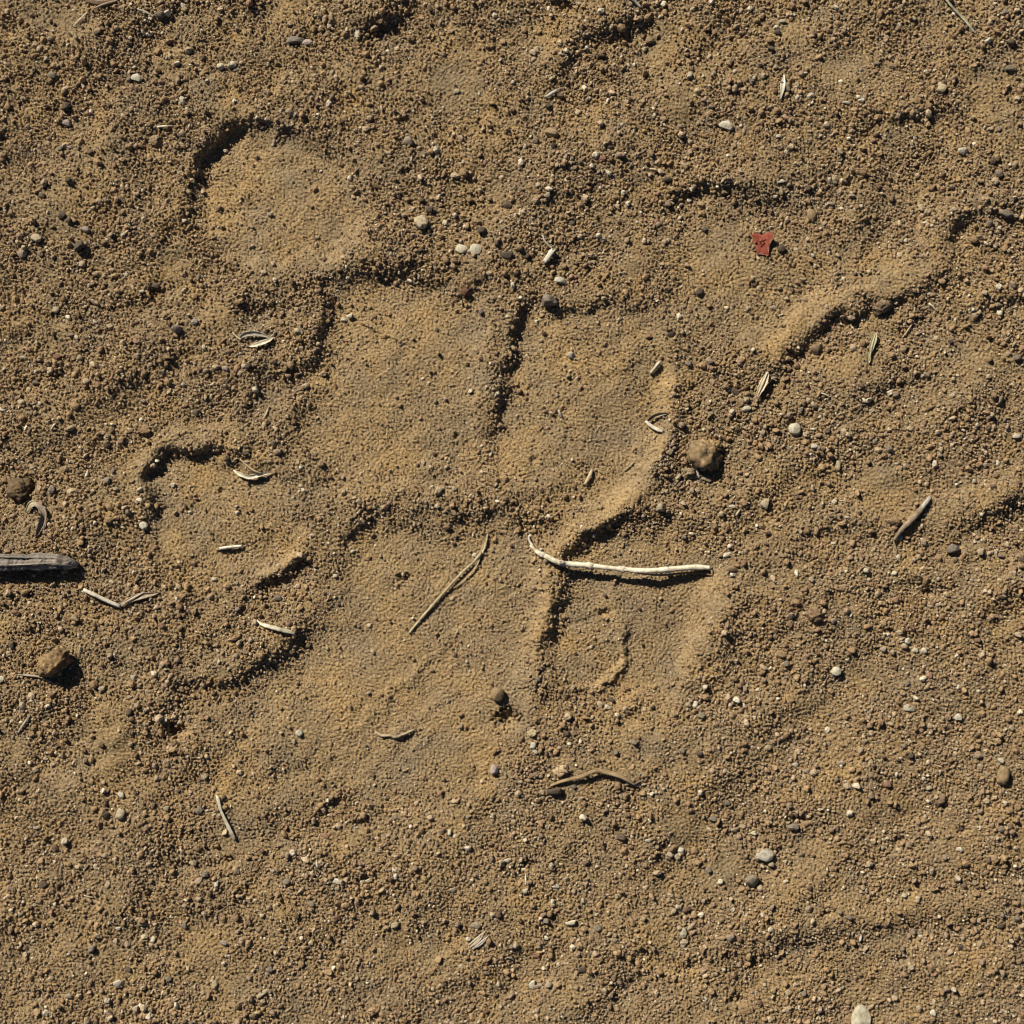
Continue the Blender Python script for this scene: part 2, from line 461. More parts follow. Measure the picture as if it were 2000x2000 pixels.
def mat_pebble():
    m, n, b = nt_of('pebble_stone')
    oi = n.nodes.new('ShaderNodeObjectInfo')
    tc = n.nodes.new('ShaderNodeTexCoord')
    ad = n.nodes.new('ShaderNodeVectorMath')
    ad.operation = 'ADD'
    n.links.new(tc.outputs['Object'], ad.inputs[0])
    n.links.new(oi.outputs['Location'], ad.inputs[1])
    n1 = noise(n, 2.3, 4, 0.65, ad.outputs[0])
    r1 = ramp(n, n1.outputs['Fac'], [(0.30, (0.55, 0.48, 0.40)), (0.5, (0.95, 0.93, 0.9)), (0.7, (1.2, 1.2, 1.2))])
    n.links.new(mult(n, oi.outputs['Color'], r1.outputs['Color']), b.inputs['Base Color'])
    b.inputs['Roughness'].default_value = 0.8
    n2 = noise(n, 6, 4, 0.7, ad.outputs[0])
    bump(n, b, n2.outputs['Fac'], 0.00012, 0.7)
    return m


def mat_plant(name, rough=0.6, spec=0.3):
    m, n, b = nt_of(name)
    at = n.nodes.new('ShaderNodeAttribute')
    at.attribute_name = 'col'
    tc = n.nodes.new('ShaderNodeTexCoord')
    n1 = noise(n, 900, 3, 0.6, tc.outputs['Object'])
    r1 = ramp(n, n1.outputs['Fac'], [(0.3, (0.72, 0.68, 0.6)), (0.55, (1, 1, 1)), (0.75, (1.1, 1.1, 1.1))])
    n.links.new(mult(n, at.outputs['Color'], r1.outputs['Color']), b.inputs['Base Color'])
    b.inputs['Roughness'].default_value = rough
    b.inputs['Specular IOR Level'].default_value = spec
    n2 = noise(n, 1600, 3, 0.6, tc.outputs['Object'])
    bump(n, b, n2.outputs['Fac'], 0.0001, 0.6)
    return m


M_SAND = mat_sand()
M_GRAIN = mat_grain()
M_PEB = mat_pebble()
M_STRAW = mat_plant('dry_straw', 0.5, 0.35)
M_WOOD = mat_plant('weathered_wood', 0.85, 0.15)
M_CHIP = mat_plant('red_chip_surface', 0.7, 0.25)
M_CLOD = mat_plant('earth_clod', 0.95, 0.1)

# ------------------------------------------------------------------ the ground sheet
def set_col(me, cols):
    a = me.color_attributes.new('col', 'FLOAT_COLOR', 'POINT')
    c = np.ones((len(me.vertices), 4), np.float32)
    c[:, :3] = cols
    a.data.foreach_set('color', c.ravel())


def fast_mesh(name, co, quads):
    me = bpy.data.meshes.new(name)
    k = quads.shape[1]
    me.vertices.add(len(co))
    me.vertices.foreach_set('co', np.ascontiguousarray(co, np.float32).ravel())
    me.loops.add(quads.size)
    me.loops.foreach_set('vertex_index', np.ascontiguousarray(quads, np.int32).ravel())
    me.polygons.add(len(quads))
    me.polygons.foreach_set('loop_start', np.arange(0, quads.size, k, dtype=np.int32))
    me.polygons.foreach_set('loop_total', np.full(len(quads), k, np.int32))
    me.update(calc_edges=True)
    me.validate()
    me.polygons.foreach_set('use_smooth', np.ones(len(me.polygons), bool))
    return me


co = np.stack([(GX - 1000) * S, (1000 - GY) * S, H * S], -1).reshape(-1, 3)
ii, jj = np.meshgrid(np.arange(NA - 1), np.arange(NA - 1))
v0 = (jj * NA + ii).ravel()
quads = np.stack([v0, v0 + NA, v0 + NA + 1, v0 + 1], -1)
gme = fast_mesh('ground', co, quads)
hue = wrap_sample(fftnoise(60, 500, 31, slope=0.7), GX, GY)
spk = wrap_sample(fftnoise(5, 12, 32), GX, GY)
spk2 = wrap_sample(fftnoise(6, 18, 33), GX, GY)
base = np.array([0.300, 0.208, 0.104], np.float32)
cc = base[None, None, :] * (1 + 0.05 * hue[..., None] + 0.10 * spk[..., None] + 0.10 * fine[..., None])
cc *= np.stack([1 + 0.02 * hue, 1 + 0 * hue, 1 - 0.05 * hue], -1)
pale = np.clip(spk2 - 1.7, 0, 1)[..., None] * 0.6 * (0.4 + 0.6 * coarse[..., None])
cc = cc * (1 - pale) + np.array([0.52, 0.44, 0.32], np.float32) * pale
dk = np.clip(-spk2 - 1.7, 0, 1)[..., None] * 0.6
cc = cc * (1 - dk) + np.array([0.14, 0.085, 0.05], np.float32) * dk
set_col(gme, cc.reshape(-1, 3))
gme.materials.append(M_SAND)
ground = bpy.data.objects.new('sand_ground', gme)
COL.objects.link(ground)
ground['kind'] = 'structure'
ground['label'] = 'tan coarse sand pressed into a large animal paw track'

# ------------------------------------------------------------------ loose sand grains: one uncountable mass
def make_grains():
    r = np.random.default_rng(5)
    N = 520000
    x = r.uniform(-260, 2260, N)
    y = r.uniform(-260, 2260, N)
    f = grid_sample(fine, x, y)
    pch = grid_sample(patch, x, y)
    gx = (grid_sample(HS, x + 6, y) - grid_sample(HS, x - 6, y)) / 12
    gy = (grid_sample(HS, x, y + 6) - grid_sample(HS, x, y - 6)) / 12
    lee = np.clip(-(gx * 0.64 + gy * 0.77), 0, 1)            # loose grain rolls down and gathers on steep faces
    dens = np.clip(0.50 * (1 - 0.6 * f) * (1 + 0.36 * pch) + 0.25 * np.clip(lee - 0.25, 0, 1), 0.03, 1)
    keep = r.uniform(0, 1, N) < dens
    x, y, f, lee = x[keep], y[keep], f[keep], lee[keep]
    n = len(x)
    d = 2.6 * (1 - r.uniform(0, 1, n)) ** (-1 / 3.1)         # many small, few large
    d = np.minimum(d, 12) * (1 - 0.30 * f) * (1 + 0.1 * (lee > 0.4))
    z = grid_sample(H, x, y)
    e = np.exp(r.normal(0, 0.2, (n, 3)))
    sc = d[:, None] * 0.5 * e * np.array([1.05, 1.05, 0.82])
    sink = (r.uniform(-0.2, 0.65, n) - 0.2 * f) * d * 0.5
    co = np.stack([(x - 1000) * S, (1000 - y) * S, (z + sink) * S], -1)
    pal = np.array([[0.36, 0.245, 0.130], [0.30, 0.205, 0.115], [0.32, 0.24, 0.16], [0.46, 0.36, 0.235], [0.62, 0.55, 0.41], [0.17, 0.11, 0.07], [0.31, 0.19, 0.12], [0.23, 0.185, 0.14]])
    k = r.choice(len(pal), n, p=[0.41, 0.19, 0.11, 0.18, 0.05, 0.03, 0.02, 0.01])
    col = pal[k] * 0.86 * np.array([1.04, 1.0, 0.95]) * np.exp(r.normal(0, 0.12, (n, 1)))
    me = bpy.data.meshes.new('sand_grains')
    me.vertices.add(n)
    me.vertices.foreach_set('co', co.astype(np.float32).ravel())

    def att(name, typ, arr, key):
        a = me.attributes.new(name, typ, 'POINT')
        a.data.foreach_set(key, np.ascontiguousarray(arr).ravel())
    att('rot', 'FLOAT_VECTOR', r.uniform(0, 6.283, (n, 3)).astype(np.float32), 'vector')
    att('scl', 'FLOAT_VECTOR', (sc * S).astype(np.float32), 'vector')
    att('col', 'FLOAT_VECTOR', col.astype(np.float32), 'vector')
    att('idx', 'INT', r.integers(0, 8, n).astype(np.int32), 'value')
    o = bpy.data.objects.new('sand_grains', me)
    COL.objects.link(o)
    g = bpy.data.node_groups.new('grain_scatter', 'GeometryNodeTree')
    g.interface.new_socket('Geometry', in_out='INPUT', socket_type='NodeSocketGeometry')
    g.interface.new_socket('Geometry', in_out='OUTPUT', socket_type='NodeSocketGeometry')
    N_ = g.nodes.new
    gi, go = N_('NodeGroupInput'), N_('NodeGroupOutput')
    join = N_('GeometryNodeJoinGeometry')
    insts = []
    for q in range(8):
        ico = N_('GeometryNodeMeshIcoSphere')
        ico.inputs['Radius'].default_value = 1.0
        ico.inputs['Subdivisions'].default_value = 2
        pos = N_('GeometryNodeInputPosition')
        off = N_('ShaderNodeVectorMath')
        off.operation = 'ADD'
        off.inputs[1].default_value = (q * 7.31, q * 3.17, q * 5.77)
        g.links.new(pos.outputs[0], off.inputs[0])
        t = N_('ShaderNodeTexVoronoi')
        t.feature = 'F1'
        t.inputs['Scale'].default_value = 0.9
        g.links.new(off.outputs[0], t.inputs['Vector'])
        mm = N_('ShaderNodeMath')
        mm.operation = 'MULTIPLY_ADD'
        mm.inputs[1].default_value = -0.75
        mm.inputs[2].default_value = 0.40
        g.links.new(t.outputs['Distance'], mm.inputs[0])
        vm = N_('ShaderNodeVectorMath')
        vm.operation = 'SCALE'
        g.links.new(pos.outputs[0], vm.inputs[0])
        g.links.new(mm.outputs[0], vm.inputs['Scale'])
        sp = N_('GeometryNodeSetPosition')
        g.links.new(ico.outputs['Mesh'], sp.inputs['Geometry'])
        g.links.new(vm.outputs[0], sp.inputs['Offset'])
        sm = N_('GeometryNodeSetMaterial')
        sm.inputs['Material'].default_value = M_GRAIN
        g.links.new(sp.outputs[0], sm.inputs['Geometry'])
        ti = N_('GeometryNodeGeometryToInstance')
        g.links.new(sm.outputs[0], ti.inputs[0])
        insts.append(ti)
    for ti in insts:
        g.links.new(ti.outputs[0], join.inputs[0])
    iop = N_('GeometryNodeInstanceOnPoints')
    g.links.new(gi.outputs[0], iop.inputs['Points'])
    g.links.new(join.outputs[0], iop.inputs['Instance'])
    iop.inputs['Pick Instance'].default_value = True

    def named(name, typ):
        a = N_('GeometryNodeInputNamedAttribute')
        a.data_type = typ
        a.inputs['Name'].default_value = name
        return a.outputs['Attribute']
    g.links.new(named('idx', 'INT'), iop.inputs['Instance Index'])
    e2r = N_('FunctionNodeEulerToRotation')
    g.links.new(named('rot', 'FLOAT_VECTOR'), e2r.inputs[0])
    g.links.new(e2r.outputs[0], iop.inputs['Rotation'])
    g.links.new(named('scl', 'FLOAT_VECTOR'), iop.inputs['Scale'])
    g.links.new(iop.outputs[0], go.inputs[0])
    md = o.modifiers.new('grain_scatter', 'NODES')
    md.node_group = g
    me.materials.append(M_GRAIN)
    o['kind'] = 'stuff'
    o['label'] = 'loose coarse grains of tan, grey and pale sand covering the ground'
    o['category'] = 'sand'
    print('grains', n)


make_grains()

# ------------------------------------------------------------------ helpers for things
def tag(o, label, cat, group=None):
    o['label'] = label
    o['category'] = cat
    if group:
        o['group'] = group
    return o


def link(name, me, parent=None, loc=None):
    o = bpy.data.objects.new(name, me)
    COL.objects.link(o)
    if loc is not None:
        o.location = loc
    if parent is not None:
        o.parent = parent
    return o


def ico(sub):
    import bmesh
    bm = bmesh.new()
    bmesh.ops.create_icosphere(bm, subdivisions=sub, radius=1.0)
    v = np.array([p.co[:] for p in bm.verts])
    f = np.array([[q.index for q in p.verts] for p in bm.faces])
    bm.free()
    return v, f


ICO3 = ico(4)


def vnoise(p, seed, freq, octaves=3):
    """smooth pseudo-noise on points: sums of sines in random directions"""
    r = np.random.default_rng(seed)
    out = np.zeros(len(p))
    amp = 1.0
    for _ in range(octaves):
        for _k in range(6):
            d = r.normal(0, 1, 3)
            d /= np.linalg.norm(d)
            out += amp * np.sin(p @ d * freq * r.uniform(0.7, 1.4) + r.uniform(0, 6.28)) / 6 * 1.6
        freq *= 2.1
        amp *= 0.5
    return out


def stone_mesh(name, seed, cuts=9, angular=0.75, rough=0.04):
    r = np.random.default_rng(seed)
    v, f = ICO3
    p = v * (1 + 0.14 * vnoise(v, seed, 1.6, 2)[:, None])
    for _ in range(cuts):
        d = r.normal(0, 1, 3)
        d /= np.linalg.norm(d)
        lim = r.uniform(angular - 0.1, 0.92)
        ex = np.clip(p @ d - lim, 0, None)
        p = p - d[None] * (ex * 0.93)[:, None]
    p = p * (1 + rough * vnoise(v, seed + 1, 5.0, 3)[:, None])
    me = fast_mesh(name, p, f)
    return me


STONES = [stone_mesh('pebble', 300 + i, 10 + i % 4, 0.58 + 0.05 * (i % 4), 0.055) for i in range(9)]
for m_ in STONES:
    m_.materials.append(M_PEB)
ROUND = [stone_mesh('round_pebble', 340 + i, 4, 0.85, 0.02) for i in range(3)]
for m_ in ROUND:
    m_.materials.append(M_PEB)


def resample(pts, step):
    """Catmull-Rom through control points of any width"""
    P = np.array(pts, float)
    Q = np.vstack([2 * P[0] - P[1], P, 2 * P[-1] - P[-2]])
    out = []
    for i in range(1, len(Q) - 2):
        a, b, c, d = Q[i - 1], Q[i], Q[i + 1], Q[i + 2]
        n = max(2, int(np.linalg.norm((c - b)[:2]) / step))
        for t in np.arange(n) / n:
            out.append(0.5 * (2 * b + (c - a) * t + (2 * a - 5 * b + 4 * c - d) * t * t + (3 * b - a - 3 * c + d) * t ** 3))
    out.append(Q[-2])
    return np.array(out)


def stalk(name, pts, col, mat=None, flat=0.75, fibre=0.16, seg=12, seed=1, rough=0.10, parent=None, dark=None, absz=False, step=4.0, ends=True):
    """a dry stem: pts = (x, y, lift above the sand, radius); grooved along its length, broken ends"""
    mat = mat or M_STRAW
    r = np.random.default_rng(seed)
    c = resample(pts, step)
    n = len(c)
    xy = c[:, :2]
    rad = np.maximum(c[:, 3], 0.5)
    if absz:
        z = c[:, 2]
    else:
        g = np.array([hs(a, b) for a, b in xy])
        k = np.ones(7) / 7
        g = np.convolve(np.pad(g, 3, mode='edge'), k, mode='valid')
        z = g + c[:, 2] + rad * flat * 0.75 + 1.0
    P = np.stack([xy[:, 0] - 1000, 1000 - xy[:, 1], z], -1)
    T = np.gradient(P, axis=0)
    T /= np.linalg.norm(T, axis=1)[:, None] + 1e-9
    sidev = np.cross(T, np.array([0, 0, 1.0]))
    sidev /= np.linalg.norm(sidev, axis=1)[:, None] + 1e-9
    up = np.cross(sidev, T)
    a = np.arange(seg) / seg * 2 * math.pi
    groove = 1 + rough * r.normal(0, 1, seg)[None, :] + 0.05 * r.normal(0, 1, (n, seg))
    swell = 1 + 0.06 * np.convolve(r.normal(0, 1, n + 8), np.ones(9) / 3, mode='valid')
    rr = rad[:, None] * groove * swell[:, None]
    V = P[:, None, :] + sidev[:, None, :] * (np.cos(a)[None] * rr)[..., None] + up[:, None, :] * (np.sin(a)[None] * rr * flat)[..., None]
    if ends:
        V[0] += (T[0] * rad[0] * -1)[None] * r.uniform(-0.6, 1.4, (seg, 1))
        V[-1] += (T[-1] * rad[-1])[None] * r.uniform(-0.6, 1.4, (seg, 1))
    origin = P.mean(0)
    origin[2] = P[:, 2].min()
    allv = np.vstack([V.reshape(-1, 3), P[0] + T[0] * rad[0] * 0.3, P[-1] - T[-1] * rad[-1] * 0.3]) - origin
    faces = []
    for i in range(n - 1):
        for j in range(seg):
            b = (j + 1) % seg
            faces.append((i * seg + j, i * seg + b, (i + 1) * seg + b))
            faces.append((i * seg + j, (i + 1) * seg + b, (i + 1) * seg + j))
    e0, e1 = n * seg, n * seg + 1
    for j in range(seg):
        b = (j + 1) % seg
        faces.append((e0, b, j))
        faces.append((e1, (n - 1) * seg + j, (n - 1) * seg + b))
    me = fast_mesh(name, allv * S, np.array(faces))
    col = np.array(col)
    fib = np.exp(fibre * r.normal(0, 1, seg))[None, :, None]
    along = np.exp(0.10 * np.convolve(r.normal(0, 1, n + 6), np.ones(7) / 2.6, mode='valid'))[:, None, None]
    C = col[None, None, :] * fib * along
    if dark is not None:
        spots = np.clip(np.convolve(r.normal(0, 1, n + 10), np.ones(11) / 3.3, mode='valid') - 0.5, 0, 1)[:, None, None]
        C = C * (1 - spots) + np.array(dark)[None, None] * spots
    C = np.clip(np.vstack([C.reshape(-1, 3), col * 0.4, col * 0.4]), 0, 0.9)
    set_col(me, C)
    me.materials.append(mat)
    o = link(name, me)
    base = np.array(origin) * S
    if parent is not None:
        o.parent = parent
        o.location = Vector(base) - parent.location
    else:
        o.location = base
    return o


def blade(name, pts, col, cup=0.35, seed=1, mat=None, parent=None, thick=1.3, tilt=0.0, step=4.0):
    """a dry leaf or husk: pts = (x, y, lift, half width); cupped across, with thickness"""
    mat = mat or M_STRAW
    r = np.random.default_rng(seed)
    c = resample(pts, step)
    n = len(c)
    xy = c[:, :2]
    hw = np.maximum(c[:, 3], 0.4)
    g = np.array([hs(a, b) for a, b in xy])
    g = np.convolve(np.pad(g, 3, mode='edge'), np.ones(7) / 7, mode='valid')
    P = np.stack([xy[:, 0] - 1000, 1000 - xy[:, 1], g + c[:, 2] + 2.0], -1)
    T = np.gradient(P, axis=0)
    T /= np.linalg.norm(T, axis=1)[:, None] + 1e-9
    sv = np.cross(T, np.array([0, 0, 1.0]))
    sv /= np.linalg.norm(sv, axis=1)[:, None] + 1e-9
    up = np.cross(sv, T)
    ca, sa = math.cos(tilt), math.sin(tilt)
    sv, up = sv * ca + up * sa, up * ca - sv * sa
    m = 9
    u = np.linspace(-1, 1, m)
    prof = cup * (u ** 2)
    rag = 1 + 0.08 * r.normal(0, 1, (n, 1))
    ribs = 0.05 * r.normal(0, 1, m)
    top = P[:, None] + sv[:, None] * (u[None] * hw[:, None] * rag)[..., None] + up[:, None] * ((prof + ribs)[None] * hw[:, None])[..., None]
    bot = top - up[:, None] * thick * (1 - 0.6 * u[None, :, None] ** 2)
    V = np.concatenate([top, bot[:, ::-1]], 1)
    seg = 2 * m
    origin = P.mean(0)
    origin[2] = P[:, 2].min()
    faces = []
    for i in range(n - 1):
        for j in range(seg):
            b = (j + 1) % seg
            faces.append((i * seg + j, i * seg + b, (i + 1) * seg + b))
            faces.append((i * seg + j, (i + 1) * seg + b, (i + 1) * seg + j))
    for j in range(m - 1):
        for e, fl in ((0, 0), (n - 1, 1)):
            q = (e * seg + j, e * seg + j + 1, e * seg + seg - 2 - j, e * seg + seg - 1 - j)
            faces.append((q[0], q[2], q[1]) if not fl else (q[0], q[1], q[2]))
            faces.append((q[0], q[3], q[2]) if not fl else (q[0], q[2], q[3]))
    me = fast_mesh(name, (V.reshape(-1, 3) - origin) * S, np.array(faces))
    col = np.array(col)
    fib = np.exp(0.2 * r.normal(0, 1, m))
    fib = np.concatenate([fib, fib[::-1] * 0.8])[None, :, None]
    along = np.exp(0.12 * np.convolve(r.normal(0, 1, n + 6), np.ones(7) / 2.6, mode='valid'))[:, None, None]
    set_col(me, np.clip((col[None, None] * fib * along).reshape(-1, 3), 0, 0.9))
    me.materials.append(mat)
    o = link(name, me)
    base = origin * S
    if parent is not None:
        o.parent = parent
        o.location = Vector(base) - parent.location
    else:
        o.location = base
    return o


def thing(name, x, y, label, cat, group=None):
    e = bpy.data.objects.new(name, None)
    e.empty_display_size = 0.005
    COL.objects.link(e)
    e.location = W(x, y, hs(x, y))
    return tag(e, label, cat, group)


def clod(name, x, y, rx, ry, rz, rot, seed, col, col2, sink=0.35, parent=None, lump=0.22, sub=None, cuts=5):
    """an irregular sand-crusted lump"""
    r = np.random.default_rng(seed)
    v, f = ICO3
    p = v * (1 + lump * vnoise(v, seed, 2.4, 3)[:, None])
    for _ in range(cuts):
        d = r.normal(0, 1, 3)
        d /= np.linalg.norm(d)
        ex = np.clip(p @ d - r.uniform(0.5, 0.85), 0, None)
        p = p - d[None] * (ex * 0.8)[:, None]
    p = p * (1 + 0.10 * vnoise(v, seed + 3, 6.0, 3)[:, None] + 0.085 * r.normal(0, 1, (len(v), 1)))
    p = p * np.array([rx, ry, rz])
    c, s_ = math.cos(rot), math.sin(rot)
    p = p @ np.array([[c, s_, 0], [-s_, c, 0], [0, 0, 1]])
    me = fast_mesh(name, p * S, f)
    mixv = np.clip(0.5 + 0.9 * vnoise(v, seed + 9, 2.2, 3), 0, 1)[:, None]
    sp = np.exp(0.28 * r.normal(0, 1, (len(v), 1)))
    set_col(me, np.clip((np.array(col)[None] * mixv + np.array(col2)[None] * (1 - mixv)) * sp, 0, 0.9))
    me.materials.append(M_CLOD)
    o = link(name, me)
    loc = Vector(W(x, y, hs(x, y) + rz * (1 - 2 * sink)))
    if parent is not None:
        o.parent = parent
        o.location = loc - parent.location
    else:
        o.location = loc
    return o


PALE = (0.66, 0.58, 0.42)
STRAW = (0.55, 0.45, 0.27)
BROWN = (0.27, 0.18, 0.10)
GREYST = (0.50, 0.45, 0.37)

# ------------------------------------------------------------------ the long straw that lies across the lower right pad print
st = thing('dry_straw', 1215, 1108, 'long pale curved straw with knobbly joints lying across the lower right toe print', 'straw', 'dry straws and stems on the sand')
stalk('stem', [(1038, 1066, 3, 3.2), (1048, 1077, 4, 4.2), (1062, 1084, 7, 5.0), (1096, 1099, 8, 5.4), (1150, 1104, 17, 5.2), (1215, 1111, 22, 5.2), (1266, 1114, 21, 5.0), (1350, 1108, 8, 5.2), (1388, 1109, 3, 4.6)],
      PALE, seed=4, parent=st, dark=(0.42, 0.30, 0.16), rough=0.12)
stalk('curled_tip', [(1032, 1046, 5, 1.2), (1034, 1056, 5, 2.4), (1040, 1066, 4, 3.0)], (0.58, 0.50, 0.38), seed=5, parent=st, step=2)
stalk('frayed_strip', [(1240, 1119, 14, 1.2), (1290, 1123, 10, 1.8), (1340, 1119, 3, 1.8), (1372, 1120, 2, 1.6), (1392, 1124, 2, 1.0)], (0.34, 0.22, 0.11), seed=6, parent=st)
stalk('broken_end', [(1380, 1108, 4, 3.0), (1390, 1114, 4, 2.4), (1392, 1124, 2, 1.2)], (0.50, 0.38, 0.22), seed=7, parent=st, step=2)
for i, (x, y, l) in enumerate([(1060, 1083, 6.5), (1097, 1099, 8), (1152, 1105, 17), (1216, 1111, 22), (1302, 1112, 15)]):
    stalk('joint', [(x - 6, y - 1.5, l, 4.6), (x, y, l + 0.3, 6.4), (x + 6, y + 0.8, l, 4.8)], (0.60, 0.52, 0.38), seed=20 + i, parent=st, step=2)

# thin straw in the main pad
st = thing('dry_straw', 867, 1157, 'thin straight yellowish straw lying slantwise in the large main pad print', 'straw', 'dry straws and stems on the sand')
stalk('stem', [(940, 1080, 4, 1.8), (925, 1098, 4, 2.4), (900, 1121, 4, 2.4), (867, 1157, 3, 2.3), (830, 1199, 2, 2.2), (799, 1236, 1, 1.5)], (0.52, 0.42, 0.24), seed=31, parent=st, flat=0.7)
blade('split_tip', [(952, 1044, 1, 0.6), (947, 1062, 2, 2.6), (938, 1082, 3, 3.4), (925, 1098, 4, 2.2)], (0.44, 0.34, 0.18), seed=32, parent=st)
blade('loose_fibre', [(942, 1076, 2, 1.2), (930, 1105, 3, 1.6), (910, 1128, 3, 1.6), (885, 1150, 2, 0.6)], (0.40, 0.30, 0.16), seed=33, parent=st)

# V-shaped straw by the grey stick
st = thing('dry_straw', 235, 1180, 'bent V-shaped straw with one white and one brown frayed arm below the grey stick', 'straw', 'dry straws and stems on the sand')
stalk('pale_arm', [(167, 1152, 5, 3.6), (190, 1163, 6, 4.2), (215, 1175, 6, 4.0), (236, 1184, 4, 3.6)], (0.64, 0.57, 0.44), seed=41, parent=st, dark=(0.30, 0.22, 0.14))
blade('frayed_arm', [(234, 1184, 4, 2.5), (255, 1172, 5, 5.0), (280, 1163, 5, 6.0), (300, 1160, 3, 3.6), (312, 1157, 1, 0.8)], (0.36, 0.27, 0.17), seed=42, parent=st, cup=0.5)
stalk('fibre', [(240, 1180, 8, 1.5), (262, 1168, 9, 1.8), (285, 1156, 7, 1.2)], (0.50, 0.42, 0.3), seed=43, parent=st)

# weathered stick entering from the left
def wood_stick():
    t = thing('wooden_stick', 60, 1097, 'weathered grey wooden stick entering from the left edge', 'stick')
    stalk('wood', [(-190, 1106, 3, 16.5), (-100, 1103, 4, 16.5), (0, 1099, 5, 16.5), (60, 1097, 6, 16.5), (105, 1096, 6, 16), (128, 1098, 6, 14), (146, 1101, 5, 9), (152, 1103, 4, 5)],
          (0.235, 0.20, 0.16), mat=M_WOOD, flat=0.8, seg=36, fibre=0.26, rough=0.055, seed=51, parent=t, dark=(0.12, 0.10, 0.08), step=2.6)
    for i, (p, c) in enumerate([([(-60, 1088, 27, 1.2), (0, 1087, 28, 1.8), (70, 1088, 28, 1.5), (110, 1090, 26, 0.7)], (0.30, 0.26, 0.20)),
                                ([(20, 1103, 27, 0.8), (70, 1101, 29, 1.7), (112, 1099, 27, 1.4), (138, 1101, 20, 0.8)], (0.27, 0.23, 0.18)),
                                ([(-40, 1108, 20, 0.9), (15, 1109, 21, 1.6), (60, 1108, 21, 0.8)], (0.25, 0.21, 0.16)),
                                ([(104, 1090, 24, 1.0), (126, 1091, 22, 2.0), (146, 1096, 14, 1.0)], (0.20, 0.16, 0.12))]):
        stalk('splinter', p, c, mat=M_WOOD, seed=55 + i, parent=t, seg=8)


wood_stick()

